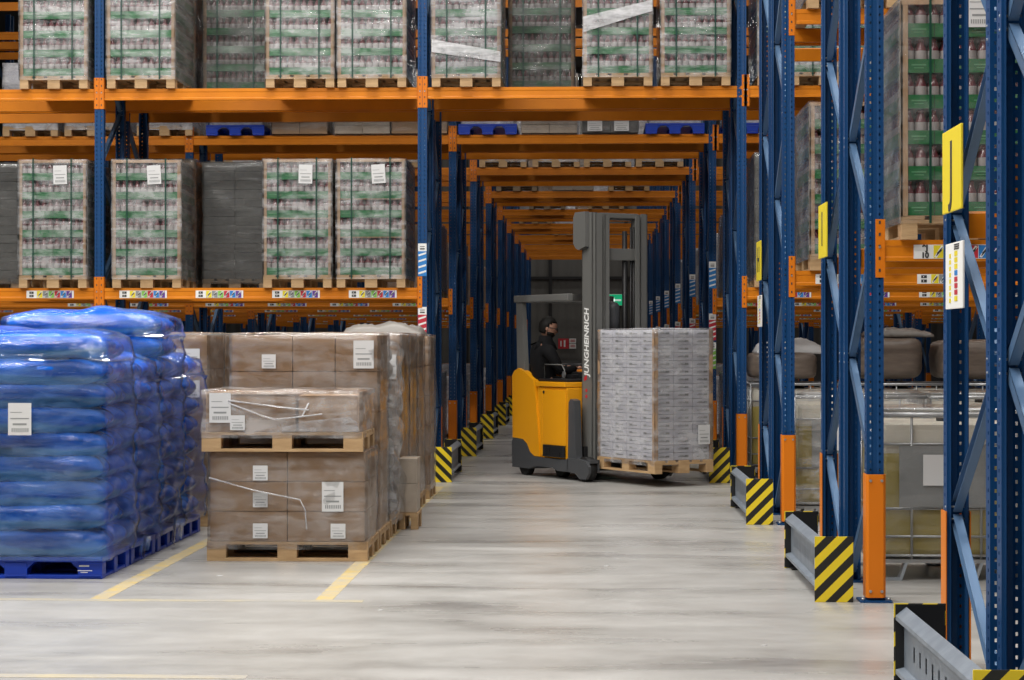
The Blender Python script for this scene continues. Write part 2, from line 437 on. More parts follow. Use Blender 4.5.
ORD = ['first', 'second', 'third', 'fourth', 'fifth', 'sixth', 'seventh', 'eighth', 'ninth']
def rack(name, cols, tunnel, detail, label, levels_out, levels_tun, group=None, double=True):
    D = ROWS[name]
    t = thing('pallet_rack', (0, D, 0), 0, label, 'pallet rack', group)
    for x in cols:
        inner = abs(x) < 2
        for k, (y, rz) in enumerate(((0, 0), (D1, math.pi), (D1 + GAP, 0), (DEP, math.pi))):
            p = put('post', POST, t, (x, y, 0.0 if k else 0.0), (0, 0, rz))
            if detail > 0 and inner or detail > 1: put('base_plate', BASE, p)
            if k in (0, 3): put('post_protector', GUARD, p)
            if k == 0 and inner and name in 'ABCDEFGHI' and (x > 0 or name == 'A'):
                if name == 'A' and x > 0: continue
                put('rack_sticker', STK['blue'], p, (0, -.001, 2.40)); put('rack_sticker', STK['red'], p, (0, -.001, 1.66))
                if x > 0: put('rack_sticker', STK['green'], p, (0, -.001, 1.25))
        for k, y in enumerate((0, D1 + GAP)):
            # outer posts carry the raised nodes, so the front frame's zigzag runs the other way
            if detail > 0 and inner:
                for me in BR: put('brace', me, t, (x, y + (0 if k == 0 else D1), 0), (0, 0, 0 if k == 0 else math.pi))
            else:
                o = put('bracing', BR_ALL, t, (x, y + (0 if k == 0 else D1), 0), (0, 0, 0 if k == 0 else math.pi)); 
        if detail > 0 and inner:
            for z in (.5, 1.56, 3.2, 4.9): put('row_spacer', SPACER, t, (x, D1, z))
    bays = [(a, b) for a, b in zip(cols, cols[1:])]
    for a, b in bays:
        tun = a < 0 < b
        for lv in (levels_tun if tun else levels_out):
            for k, y in enumerate((0, D1, D1 + GAP, DEP)):
                if k == 0:
                    bo = put('beam', BEAM[0], t, (a, 0, lv))
                    put('beam_connector', CONN, bo); put('beam_connector', CONN_R, bo, (BX, 0, 0))
                    if lv == Z1:
                        for q in range(4):
                            if a > -9 or q > 1:
                                l = put('location_label', LABEL_T if name == 'Y' else LABEL, bo, (.24 + .9 * q, -.0005, -.118))
                                if name == 'Y' and q == 0:
                                    me = TXT9J.copy(); me.transform(Matrix.Translation((.07 + .24, -.007, -.074)) @ Matrix.Rotation(math.pi / 2, 4, 'X'))
                                    put('label_lettering', me, bo)
                elif k in (1, 3): put('beam', BEAM[1], t, (b, y, lv), (0, 0, math.pi))
                else: put('beam', BEAM[1], t, (a, y, lv))
    return t
rack('X', [HALF, HALF + BX], False, 2, 'nearest blue and orange pallet rack, cut off by the right edge of the photo', [Z1, Z2], [])
rack('Y', [HALF, HALF + BX], False, 2, 'blue and orange pallet rack holding the large bottle pallet on the right', [Z1, Z2], [])
rack('Z', [HALF, HALF + BX], False, 2, 'blue and orange pallet rack just right of the carried load, without beams over the passage', [Z1, Z2], [])
C5 = [-HALF - 2 * BX, -HALF - BX, -HALF, HALF, HALF + BX]
C6 = C5 + [HALF + 2 * BX]
C7 = [-HALF - 3 * BX] + C6
rack('A', C5, True, 2, 'blue and orange pallet rack full of bottle pallets, first to bridge the passage', [Z1, Z2, Z3], [Z2, Z3])
rack('B', C6, True, 1, 'pallet rack with the blue pallets above the passage, second rack bridging it', [Z1, Z2, Z3], [Z2, Z3])
rack('C', C7, True, 1, 'pallet rack topped by a row of white wrapped loads, third rack bridging the passage', [Z1, Z2, Z3], [Z2, Z3])
for i, n in enumerate('DEFGHI'):
    w = {'D': 'bridging the passage behind the white wrapped loads', 'I': 'the last before the end wall'}.get(n, 'far behind the forklift')
    rack(n, C7 if n in 'DE' else C6, True, 0, 'pallet rack, %s to bridge the passage, %s' % (ORD[i + 3], w), [Z1, Z2], [Z2])

# ---------------------------------------------------------------- rack end guards
def guard(name, side, label):
    D = ROWS[name] - .03; x0, x1 = (1.475, 1.715) if side > 0 else (1.51, 1.73)
    t = thing('rack_end_guard', (side * (x0 + x1) / 2, D, 0), 0, label, 'rack guard', 'striped rack end guards')
    hw = (x1 - x0) / 2; LN = 1.85
    st = 'stripe_right' if side > 0 else 'stripe_left'
    for y, s in ((0, 0), (LN, 1)):
        o = MB().box(-hw, hw, -.004, .004, -.205, .205, bev=.002).build('warning_plate', st, t, (0, y, .205))
        MB().box(-hw + .006, hw - .006, .0045, .012, -.20, .20).build('backing_plate', 'black', o, (0, 0 if not s else -.0165, 0))
    mb = MB(); xi = -side * hw
    a, b = sorted((xi + side * .006, xi + side * .066))
    # rolled top and bottom edges of the side rail
    xo, xn = xi + side * .006, xi + side * .055
    mb.prism([(xo, .335), (xo, .355), (xn, .395), (xn, .345), (xi + side * .045, .315)], .016, LN - .016, 'y')
    mb.prism([(xo, .105), (xo, .085), (xn, .05), (xn, .09), (xi + side * .045, .115)], .016, LN - .016, 'y')
    us = [.016, .2]; 
    for k in range(9): us += [.3 + k * .155, .3 + k * .155 + .035]
    us += [LN - .016]
    us = sorted(set(us)); xs = xi + side * .045
    hol = {round(.3 + k * .155, 3) for k in range(9)}
    vs = [.10, .18, .25, .33]
    sheet(mb.b, us, vs, lambda i, j: j == 1 and round(us[i], 3) in hol, lambda u, v: (xs, u, v))
    sheet(mb.b, us, vs, lambda i, j: j == 1 and round(us[i], 3) in hol, lambda u, v: (xs + side * .004, u, v))
    mb.build('side_rail', 'galvanised', t)
    mb = MB().box(-.03, .03, .02, .10, 0, .30).box(-.08, .08, .012, .14, 0, .012)
    me = mb.mesh('stand', 'black')
    put('stand', me, t, (0, 0, 0)); put('stand', me, t, (0, LN, 0), (0, 0, math.pi))
    MB().box(-.02, .02, -.85, .85, 0, .05).build('inner_rail', 'galvanised', t, (side * .06, LN / 2, .10))
    return t
guard('X', 1, 'nearest yellow and black end guard, cut off at the bottom right corner')
guard('Y', 1, 'yellow and black end guard with grey perforated rail beside the tall orange post protector')
guard('Z', 1, 'yellow and black end guard between the largest one and the carried load')
guard('A', 1, 'yellow and black end guard right beside the wrapped load carried by the forklift')
guard('A', -1, 'nearest of the left row of striped end guards, beside the brown carton stacks')
for i, n in enumerate('BCDEF'):
    guard(n, -1, '%s striped end guard of the left row beside the passage' % ORD[i + 1])
for i, n in enumerate('BC'):
    guard(n, 1, 'striped end guard on the right %s the forklift load, mostly hidden' % ('just behind' if i == 0 else 'two racks behind'))

# ---------------------------------------------------------------- aisle signs
def aisle_sign(name, letter, label):
    D = ROWS[name]
    t = thing('aisle_sign', (HALF - .095, D + 1.66, 2.235), 0, label, 'sign', 'yellow aisle letter signs')
    MB().box(-.006, .006, 0, .46, 0, .39, bev=.004).build('panel', 'sign_yellow', t)
    me = text_mesh(letter, .36, 'ink', .0015, 0.0)
    put('lettering', me, t, (-.0075, .23, .195), (math.pi / 2, 0, -math.pi / 2))
    MB().box(.0065, .03, .20, .26, .05, .34).build('bracket', 'zinc', t)
aisle_sign('X', 'J', 'yellow hanging sign with black letter J at the upper right')
aisle_sign('Y', 'I', 'yellow aisle sign with a plain upright stroke, middle one of three on the right')
aisle_sign('Z', 'H', 'smallest yellow aisle sign, left of the other two at the right racks')
def info_sign(name, label):
    D = ROWS[name]
    t = thing('info_board', (HALF - .088, D + 1.66, 1.78), 0, label, 'sign', 'white colour code boards')
    MB().box(-.005, .005, 0, .42, 0, .31, bev=.003).build('panel', 'white', t)
    mb = MB()
    for k, c in enumerate([1, 1, 1, 2, 3, 3, 3, 1]):
        z = .035 + (7 - k) * .03; mb.box(-.007, -.005, .12, .19, z, z + .023, c)
    for k in range(8): mb.box(-.007, -.005, .28, .32, .03 + k * .03, .05 + k * .03, 1)
    for k in range(3): mb.box(-.007, -.005, .08, .20, .275 + k * .01, .281 + k * .01, 0)
    mb.build('print', ('ink', 'label_yellow', 'label_blue', 'label_red'), t)
info_sign('X', 'white board with coloured squares under the yellow J sign')
info_sign('Z', 'small white board with coloured squares under the smallest yellow aisle sign')

# ---------------------------------------------------------------- pallets and wrapped loads
def pallet_me(mt='wood'):
    """euro pallet, .8 front (x) by 1.2 deep (y), origin at the centre of its foot"""
    mb = MB()
    for k in range(5):
        w = .145 if k in (0, 2, 4) else .10; x = (-.3275, -.165, 0, .165, .3275)[k]
        mb.box(x - w / 2, x + w / 2, -.6, .6, .122, .144, bev=.003)
    for y in (-.5275, 0, .5275): mb.box(-.4, .4, y - .0725, y + .0725, .100, .122)
    for x in (-.35, 0, .35):
        w = .0725 if x == 0 else .05
        mb.box(x - w, x + w, -.6, .6, 0, .022, bev=.002)
        for y in (-.5275, 0, .5275): mb.box(x - w, x + w, y - .0725, y + .0725, .022, .100, bev=.002)
    return mb.mesh('pallet', mt)
PAL = pallet_me(); PAL_G = pallet_me('wood_grey')
def blue_pallet_me(w, d, runners=True):
    """moulded pallet with wide fork openings; w along x"""
    mb = MB(); x, y = w / 2, d / 2
    mb.box(-x, x, -y, y, .115, .15, bev=.006)
    for cx, cw in ((-x + .085, .085), (0, .08), (x - .085, .085)):
        for cy, cd in ((-y + .055, .055), (0, .05), (y - .055, .055)):
            mb.box(cx - cw, cx + cw, cy - cd, cy + cd, .025, .115, bev=.006)
    if runners:
        for cy in (-y + .055, 0, y - .055): mb.box(-x, x, cy - .055, cy + .055, 0, .028, bev=.005)
    for cx in (-x + .085, 0, x - .085): mb.box(cx - .08, cx + .08, -y, y, 0, .024, bev=.005)
    # chamfer webs beside the feet
    for cx, s in ((-x + .17, 1), (-.08, -1), (.08, 1), (x - .17, -1)):
        mb.prism([(cx, .116), (cx + s * .05, .116), (cx, .07)], -y, -y + .1, 'y'); mb.prism([(cx, .116), (cx + s * .05, .116), (cx, .07)], y - .1, y, 'y')
    return mb.mesh('pallet', 'plastic_blue')
def shell(w, d, z0, z1, amp=.012, seed=0, top=True, freq=3.0, seg=.07, waves=0):
    """loose film around a w x d load"""
    mb = MB(); b = mb.b
    nx, ny, nz = max(4, int(w / seg)), max(4, int(d / seg)), max(4, int((z1 - z0) / seg))
    per = [(-w / 2 + w * i / nx, -d / 2) for i in range(nx)] + [(w / 2, -d / 2 + d * i / ny) for i in range(ny)] + [(w / 2 - w * i / nx, d / 2) for i in range(nx)] + [(-w / 2, d / 2 - d * i / ny) for i in range(ny)]
    rings = []
    for j in range(nz + 1):
        z = z0 + (z1 - z0) * j / nz; r = []
        for (x, y) in per:
            n = noise.noise(Vector((x * freq, y * freq, z * freq * 1.6)) + Vector((seed * 9.1, seed * 3.3, 0))) * amp
            q = 1 + (n + amp * .55) / max(w, d) * 2
            zz = z + (.5 * n if j == nz else 0)
            r.append(b.verts.new((x * q, y * q, zz)))
        rings.append(r)
    n = len(per)
    for a, c in zip(rings, rings[1:]):
        for k in range(n): b.faces.new((a[k], a[(k + 1) % n], c[(k + 1) % n], c[k])).smooth = True
    if top:
        g = [[None] * (ny + 1) for _ in range(nx + 1)]
        for i in range(nx + 1):
            for j in range(ny + 1):
                x = -w / 2 + w * i / nx; y = -d / 2 + d * j / ny
                if i in (0, nx) or j in (0, ny): continue
                g[i][j] = b.verts.new((x, y, z1 + noise.noise(Vector((x * 5, y * 5, seed))) * amp * .9 + amp * .3))
        def P(i, j):
            if j == 0 and i < nx: return rings[-1][i]
            if i == nx and j < ny: return rings[-1][nx + j]
            if j == ny and i > 0: return rings[-1][nx + ny + (nx - i)]
            if i == 0 and j > 0: return rings[-1][2 * nx + ny + (ny - j)]
            return g[i][j]
        for i in range(nx):
            for j in range(ny): b.faces.new((P(i, j), P(i + 1, j), P(i + 1, j + 1), P(i, j + 1))).smooth = True
    return mb
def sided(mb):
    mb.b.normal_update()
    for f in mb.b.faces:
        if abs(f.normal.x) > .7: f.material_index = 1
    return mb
def doc_label(w=.16, h=.22, kind=0):
    mb = MB().box(-w / 2, w / 2, -.002, 0, 0, h)
    mb.box(-w * .38, w * .38, -.003, -.002, h * .10, h * .22, 1)
    for k in range(9): mb.box(-w * .38 + k * w * .085, -w * .38 + k * w * .085 + w * .03, -.0035, -.003, h * .09, h * .23, 0)
    mb.box(-w * .3, w * .3, -.003, -.002, h * .31, h * .37, 1)
    mb.box(-w * .4, w * .4, -.003, -.002, h * .5, h * .535, 1); mb.box(-w * .4, w * .1, -.003, -.002, h * .7, h * .72, 1)
    return mb.mesh('shipping_label', 'paper', 'label_grey')
DOC = doc_label(); DOC_W = doc_label(.21, .15); DOC_S = doc_label(.11, .11)

# --- bottle loads
def bottle_me():
    pr = [(.030, 0), (.037, .006), (.037, .045), (.0372, .046), (.0372, .128), (.037, .13), (.034, .145), (.022, .175), (.0165, .19), (.019, .191), (.019, .207)]
    return MB().lathe(pr, 12, mis=[0, 0, 0, 1, 1, 0, 0, 0, 0, 2, 2]).mesh('bottle', 'glass_red', 'bottle_label', 'cap')
def bottle_lo():
    pr = [(.033, 0), (.037, .046), (.0372, .128), (.034, .145), (.018, .19), (.018, .207)]
    return pr, [0, 1, 0, 0, 2, 2]
BOT = bottle_me()
def tray_me(print_=True):
    w, d, h, t = .775, 1.175, .085, .006
    mb = MB().box(-w / 2, w / 2, -d / 2, d / 2, 0, .008)
    for s in (-1, 1):
        mb.box(-w / 2, w / 2, s * d / 2 - t / 2, s * d / 2 + t / 2, 0, h); mb.box(s * w / 2 - t / 2, s * w / 2 + t / 2, -d / 2, d / 2, 0, h)
    for k in (-1, 0, 1): mb.box(k * w / 4 - .0015, k * w / 4 + .0015, -d / 2 - .0045, -d / 2 - .003, 0, h, 2)
    for k in range(4):
        x = -w / 2 + w / 8 + k * w / 4
        mb.box(x - .045, x + .045, -d / 2 - .005, -d / 2 - .003, .045, .053, 1); mb.box(x - .03, x + .03, -d / 2 - .005, -d / 2 - .003, .028, .033, 1)
    return mb.mesh('tray', 'tray_green', 'tray_print', 'ink')
TRAY = tray_me()
def bottle_rows_me(front):
    pr, mi = bottle_lo(); mb = MB()
    for j in range(15):
        for i in range(10):
            edge = i in (0, 9) or j == 14
            if (j == 0 and front) or not (edge or j in (0, 1)): continue
            mb.lathe(pr, 8, (-.3485 + i * .0775, -.548 + j * .0782), mis=mi)
    return mb.mesh('bottle_rows', 'glass_red', 'bottle_label', 'cap')
BROWS = bottle_rows_me(True)
def bottle_load(layers, indiv, wrap, label=True, seed=0, mids=(), lean=0, label_pos=(.08, .86)):
    t = thing('bottle_pallet', (0, 0, 0))
    pa = put('pallet', PAL, t)
    z = .150; top = z + layers * .2225
    MB().box(-.395, .395, -.595, .595, .145, .1495).build('slip_sheet', 'cardboard_edge', t)
    nind = 0
    for l in range(layers):
        tr = put('tray', TRAY, t, (0, 0, z + l * .2225))
        put('bottle_rows', BROWS, tr, (0, 0, .009))['kind'] = 'stuff'
        for i in range(10):
            put('bottle', BOT, tr, (-.3485 + i * .0775, -.548, .009))
    for l in mids:
        MB().box(-.392, .392, -.59, .59, -.012, -.003).build('layer_board', 'cardboard_edge', t, (0, 0, z + l * .2225))
    MB().box(-.40, .40, -.60, .60, 0, .012).box(-.40, .40, -.6035, -.5995, -.022, .012).build('top_board', 'cardboard_edge', t, (0, 0, top))
    def corner(sx, sy):
        mb = MB()
        mb.box(*sorted((sx * .392, sx * .402)), *sorted((sy * .545, sy * .602)), .146, top - .001); mb.box(*sorted((sx * .36, sx * .402)), *sorted((sy * .592, sy * .602)), .146, top - .001)
        return mb
    for sx in (-1, 1):
        for sy in (-1, 1): corner(sx, sy).build('corner_board', 'cardboard_edge', t)
    def strap(x):
        mb = MB(); w = .0075; y = .626; zt = top + .028
        mb.box(x - w, x + w, -y, -y + .0015, .10, zt); mb.box(x - w, x + w, y - .0015, y, .10, zt); mb.box(x - w, x + w, -y, y, zt, zt + .0015)
        return mb
    for x in (-.225, .225): strap(x).build('strap', 'strap_green', t)
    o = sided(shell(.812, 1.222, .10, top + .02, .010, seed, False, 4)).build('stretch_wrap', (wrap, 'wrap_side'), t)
    if label: put('shipping_label', DOC, t, (label_pos[0] * .8, -.622, label_pos[1] * top - .02), (0, R(rnd.uniform(-4, 4)), 0))
    return t
# --- carton loads
def carton_me(w, d, h, mt='cardboard', tape='carton_tape', prnt=None, side='front'):
    mb = MB().box(-w / 2, w / 2, -d / 2, d / 2, 0, h, bev=.004)
    if tape:
        mb.box(-w / 2 - .001, w / 2 + .001, -.025, .025, h - .001, h + .0008, 1)
        mb.box(-w / 2 - .001, -w / 2, -.025, .025, h - .06, h, 1); mb.box(w / 2, w / 2 + .001, -.025, .025, h - .06, h, 1)
    if prnt: # a smudge of illegible brand print: short bar and loop
        for s in (-1, 1):
            y0, y1 = sorted((s * (d / 2), s * (d / 2 + .0015)))
            mb.box(-w * .28, w * .12, y0, y1, h * .42, h * .52, 2); mb.box(w * .08, w * .28, y0, y1, h * .38, h * .66, 2); mb.box(-w * .2, w * .02, y0, y1, h * .58, h * .64, 2)
            x0, x1 = sorted((s * (w / 2), s * (w / 2 + .0015)))
            mb.box(x0, x1, -d * .28, d * .12, h * .42, h * .52, 2); mb.box(x0, x1, d * .08, d * .28, h * .38, h * .66, 2)
    return mb.mesh('carton', mt, tape or mt, 'label_grey')
def carton_load(w, d, rows, z0, mt, wrap, pal=None, tape='carton_tape', prnt=None, amp=.012, seed=0, film_top=True, depth_n=1, rot=False, edge=False, vary=.0):
    """rows: list of (height, number across) from the bottom. w along x"""
    t = thing('wrapped_load', (0, 0, 0))
    if pal: put('pallet', pal, t, (0, 0, 0), (0, 0, math.pi / 2) if rot else (0, 0, 0))
    z = z0
    for j, (h, n) in enumerate(rows):
        ws = n if isinstance(n, (list, tuple)) else [1 / n] * n
        x = -w / 2
        for k, fr in enumerate(ws):
            cw = fr * w
            for q in range(depth_n):
                dd = d / depth_n
                me = cached(('c', round(cw, 3), round(dd, 3), h, mt, tape, prnt), lambda: carton_me(cw - .005, dd - .005, h - .004, mt, tape, prnt))
                jx = rnd.uniform(-vary, vary)
                put('carton', me, t, (x + cw / 2, -d / 2 + dd / 2 + q * dd + jx, z))
            x += cw
        z += h
    if wrap: shell(w + .015, d + .015, max(.06, z0 - .06), z + .012, amp, seed, film_top, 3.5).build('stretch_wrap', wrap, t)
    if edge:
        for sx in (-1, 1):
            mb = MB().box(*sorted((sx * w / 2, sx * (w / 2 + .006))), -d / 2 - .006, -d / 2 + .05, z0, z).box(*sorted((sx * (w / 2 - .05), sx * (w / 2 + .006))), -d / 2 - .006, -d / 2, z0, z)
            mb.build('corner_board', 'cardboard_edge', t)
    t['top'] = z
    return t
def place(t, x, y, z, label, cat='pallet load', group=None, rz=0, name=None):
    t.location = (x, y, z); t.rotation_euler = (0, 0, rz)
    if 'top' in t.keys(): del t['top']
    if name: t.name = name
    return tag(t, label, cat, group)

# slots on the beams: the pallet centre lies half its length behind the front beam
def slot_y(row, rear=False): return ROWS[row] - .06 + .6 + (D1 + GAP if rear else 0)
A_ = ROWS['A']
G1 = 'bottle pallets on the lower beam of the front left rack'
G2 = 'bottle pallets on the upper beam of the front rack'
low = [(-6.19, 0, 'leftmost bottle pallet on the lower beam, left of the first blue upright', ()),
       (-5.12, 5, 'bottle pallet on the lower beam just right of the leftmost upright, its grey side showing', ()),
       (-3.31, 0, 'bottle pallet with a bare wood layer across its middle, right of the grey stack', (3,)),
       (-2.45, 0, 'bottle pallet on the lower beam beside the passage upright', (2, 4))]
for i, (x, rz, lb, mids) in enumerate(low):
    t = bottle_load(6, True, 'wrap_light' if i != 0 else 'wrap_light', True, i, mids, label_pos=(.12 if i != 0 else .12, .83))
    place(t, x, slot_y('A') + (.03 if rz else 0), Z1, lb, group=G1, rz=R(rz) * .6)
up = [(-6.18, 0, 'topmost left bottle pallet at the photo edge, left of the leftmost upright', 'wrap_light'),
      (-5.15, 0, 'upper bottle pallet just right of the leftmost upright', 'wrap_light'),
      (-4.26, 1, 'shaded upper bottle pallet set back behind the others in the left bay', 'wrap_dark'),  # dark film paints in the shade on both set-back bottle pallets
      (-3.28, 0, 'upper bottle pallet right of the shaded set-back one in the left bay', 'wrap_light'),
      (-2.44, 0, 'upper bottle pallet just left of the upright by the passage', 'wrap_light'),
      (-1.34, 0, 'leftmost upper bottle pallet above the passage, milky wrap at its foot', 'wrap_hazy'),
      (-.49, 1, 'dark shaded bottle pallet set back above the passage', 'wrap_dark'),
      (.42, 0, 'upper bottle pallet above the passage with a broad white film band slanting across', 'wrap_light'),
      (1.32, 0, 'rightmost upper bottle pallet above the passage', 'wrap_light'),
      (2.44, 0, 'upper bottle pallet right of the passage, mostly hidden by blue uprights', 'wrap_light'),
      (3.32, 0, 'second upper bottle pallet right of the passage, glimpsed between uprights', 'wrap_light')]
proto = bottle_load(6, True, 'wrap_light', False, 3)
first = True
for i, (x, rear, lb, wr) in enumerate(up):
    t = proto if first else copy_tree(proto); first = False
    place(t, x, slot_y('A', rear), Z2, lb, group=G2)
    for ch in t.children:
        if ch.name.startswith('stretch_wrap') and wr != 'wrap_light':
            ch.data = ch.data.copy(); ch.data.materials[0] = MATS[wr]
    if i == 7:
        mb = MB(); b = mb.b
        mb.prism([(-.40, .62), (.40, .86), (.40, .99), (-.40, .80)], -.632, -.630, 'y'); mb.build('film_band', 'wrap_white', t)
    if i == 5:
        MB().prism([(-.40, .40), (.40, .28), (.40, .40), (-.40, .55)], -.630, -.628, 'y').build('film_band', 'wrap_white', t)
# right: near and middle racks
t = bottle_load(6, True, 'wrap_thin', True, 21, label_pos=(.10, .9)); place(t, 2.41, slot_y('Y'), Z1, 'largest bottle pallet with green trays and red bottles, high on the right', group='bottle pallets on the right racks')
t = bottle_load(6, True, 'wrap_clear', False, 22); place(t, 2.44, slot_y('Z'), Z1, 'tall wrapped bottle pallet on the right seen in slices between two blue uprights', group='bottle pallets on the right racks')
# grey carton stacks set back on the lower beam
t = carton_load(.78, 1.18, [(.11, 2)] * 13, .145, 'carton_slate', 'wrap_dark', PAL_G, None, amp=.015, seed=2, depth_n=2)
place(t, -4.27, slot_y('A', True), Z1, 'tall dark grey film-wrapped carton stack set back between the bottle pallets', group='grey stacks set back on the lower beam')
t2 = copy_tree(t); place(t2, -6.98, slot_y('A', True), Z1, 'dark grey wrapped carton stack cut off by the left edge of the photo', group='grey stacks set back on the lower beam')
t = carton_load(.78, 1.18, [(.245, 2)] * 6, .145, 'cardboard_dark', 'wrap_dark', PAL_G, seed=4, depth_n=2)
place(t, -5.16, slot_y('A', True), Z1, 'brown carton stack behind the bottle pallet, its edge showing beside the grey stack')
t2 = copy_tree(t); place(t2, -5.17, slot_y('A', True), Z2, 'brown carton stack on the upper beam, showing right of the upper bottle pallet')
t = carton_load(.78, 1.18, [(.1, 2)] * 7, .145, 'carton_white', 'wrap_hazy', PAL, None, seed=5)
place(t, -7.05, slot_y('B'), Z2, 'pale grey wrapped stack behind the upper left bottle pallet')
t = carton_load(.78, 1.18, [(.2, 2)] * 7, .145, 'carton_slate', 'wrap_dark', PAL, None, seed=6, depth_n=2)
place(t, 2.40, slot_y('A'), Z1, 'dark film-wrapped stack on the lower beam right of the passage, behind the uprights')
DARK = t
t = carton_load(.78, 1.18, [(.24, 2)] * 5, .145, 'cardboard', 'wrap_clear', PAL, seed=7)
place(t, 2.42, slot_y('Z'), Z2, 'brown carton load high on the right rack, only its wooden pallet in view')
CARD = t

# loads glimpsed on the racks behind, above the passage
S_B = slot_y('B')
def pick(kind):
    def mk():
        if kind == 'white': return carton_load(.78, 1.18, [(.3, 1)] * 3, .145, 'carton_white', 'wrap_white', PAL, None, seed=11)
        if kind == 'brown': return carton_load(.80, 1.18, [(.3, 2)] * 3, .145, 'cardboard', 'wrap_clear', PAL_G, seed=12)
        if kind == 'beige': return carton_load(.80, 1.18, [(.12, 2)] * 7, .02, 'carton_beige', 'wrap_clear', None, seed=13)
        if kind == 'browns': return carton_load(.80, 1.18, [(.3, 2)] * 3, .02, 'cardboard', 'wrap_clear', None, seed=14)
        if kind == 'blue':
            t = carton_load(.74, 1.1, [(.15, 2)] * 3, .16, 'carton_white', 'wrap_white', None, None, seed=15)
            MB  # moulded blue pallet under it
            put('pallet', cached('bp', lambda: blue_pallet_me(.84, 1.2, False)), t); return t
        if kind == 'grey': return carton_load(.78, 1.18, [(.15, 2)] * 7, .145, 'carton_grey', 'wrap_hazy', PAL, None, seed=16)
        if kind == 'label':
            t = carton_load(.80, 1.18, [(.3, 2)] * 3, .02, 'carton_slate', 'wrap_clear', None, seed=17)
            for x in (-.22, .16): put('shipping_label', DOC_W, t, (x, -.61, .04))
            return t
    if kind in CACHE: return copy_tree(CACHE[kind])
    CACHE[kind] = t = mk(); return t
second = [(-7.95, 'white', 'white wrapped pallet load, leftmost seen under the upper left beams'), (-6.99 + .0, 'skip', ''),
          (-6.0, 'white', 'white wrapped pallet load on the second rack, left of the blue pallets'),
          (-4.98, 'blue', 'blue plastic pallet on the second rack above the lower left bottle pallets'),
          (-4.05, 'browns', 'brown carton load right of the left blue pallet on the second rack'),
          (-3.15, 'beige', 'beige carton load in the left bay of the second rack'),
          (-2.33, 'browns', 'brown carton load left of the passage on the second rack, under the orange beams'),
          (-1.35, 'blue', 'blue plastic pallet at the left end of the beam over the passage'),
          (-.47, 'beige', 'beige banded carton load in the middle of the second beam over the passage'),
          (.40, 'label', 'dark carton load with two white labels on the second beam over the passage'),
          (1.32, 'blue', 'blue plastic pallet at the right end of the second beam over the passage'),
          (2.42, 'blue', 'blue plastic pallet right of the passage, glimpsed behind the uprights')]
for x, k, lb in second:
    if k != 'skip': place(pick(k), x, S_B, Z2, lb, group='loads on the second rack above the passage')
for i, x in enumerate((-1.35, -.45, .42, 1.30)):
    place(pick('white'), x, slot_y('C'), Z2, '%s from the left of four white wrapped loads on the third beam over the passage' % ORD[i], group='white wrapped loads on the third rack above the passage')
for i, (x, k) in enumerate(((-6.0, 'white'), (-4.3, 'brown'), (-3.2, 'white'))):
    place(pick(k), x, slot_y('C'), Z2, 'load in the left bays of the third rack, %s from the left of three' % ORD[i], group='loads in the left bays of the third rack')
far = {'D': [(-1.3, 'brown'), (-.2, 'beige'), (.9, 'grey')], 'E': [(-.8, 'brown'), (.5, 'white')], 'F': [(-1.2, 'grey'), (.2, 'brown')], 'G': [(-.4, 'white')]}
for n, L in far.items():
    for i, (x, k) in enumerate(L):
        place(pick(k), x, slot_y(n), Z2, '%s load, %s from the left over the passage on the %s rack back' % ({'brown': 'brown carton', 'beige': 'beige carton', 'grey': 'grey wrapped', 'white': 'white wrapped'}[k], ORD[i], ORD['ABCDEFGHI'.index(n)]), group='loads far back above the passage')
# slivers between the uprights, at the lower beam and on the floor
for i, n in enumerate('BCDE'):
    for s, k in ((-1, 'brown'), (1, 'grey')):
        place(pick(k), s * 2.42, slot_y(n), Z1, '%s on the lower beam %s of the passage in the %s rack' % ('brown carton load' if s < 0 else 'grey wrapped load', 'left' if s < 0 else 'right', ORD[i + 1]), group='load slivers between the passage uprights')
        place(pick('grey' if (i + s) % 2 else 'white'), s * 2.42, slot_y(n), 0, '%s wrapped load on the floor %s of the passage in the %s rack' % ('grey' if (i + s) % 2 else 'white', 'left' if s < 0 else 'right', ORD[i + 1]), group='wrapped floor loads beside the passage')

# ---------------------------------------------------------------- blue bag stacks
def bag_me(w, d, h, seed):
    mb = MB(); b = mb.b
    r = bmesh.ops.create_cube(b, size=2)
    bmesh.ops.subdivide_edges(b, edges=b.edges[:], cuts=13, use_grid_fill=True)
    for v in b.verts:
        x, y, z = v.co
        def sq(a, p): return math.copysign(abs(a) ** p, a)
        # superellipsoid pillow
        L = (abs(x) ** 5 + abs(y) ** 5 + abs(z) ** 2.6) ** (1 / 4.0)
        L = max(L, .01); k = max(abs(x), abs(y), abs(z)); s = k / L if L > 0 else 1
        p = Vector((x * s, y * s, z * s))
        edge = min(1, (1 - max(abs(p.x), abs(p.y))) * 3.5 + .74)
        n = noise.noise(Vector((p.x * 2.4, p.y * 2, p.z * 1.2 + seed * 5.7)))
        n2 = noise.noise(Vector((p.x * 7, p.y * 7, p.z * 4 + seed * 2.1)))
        v.co = Vector((p.x * w / 2 * (1 + .03 * n), p.y * d / 2 * (1 + .07 * n + .03 * n2), h / 2 + p.z * h / 2 * (edge + .12 * n + .05 * n2)))
    for f in b.faces: f.smooth = True
    return mb.mesh('bag', 'bag')
BAGS = [bag_me(1.20, .43, .195, s) for s in range(4)]
BP = blue_pallet_me(1.2, .8)
def pallet_text(t):
    for z, s, tx in ((.112, .016, '101'), (.068, .013, 'PE-HD'), (.05, .011, '1200 x 800')): pass
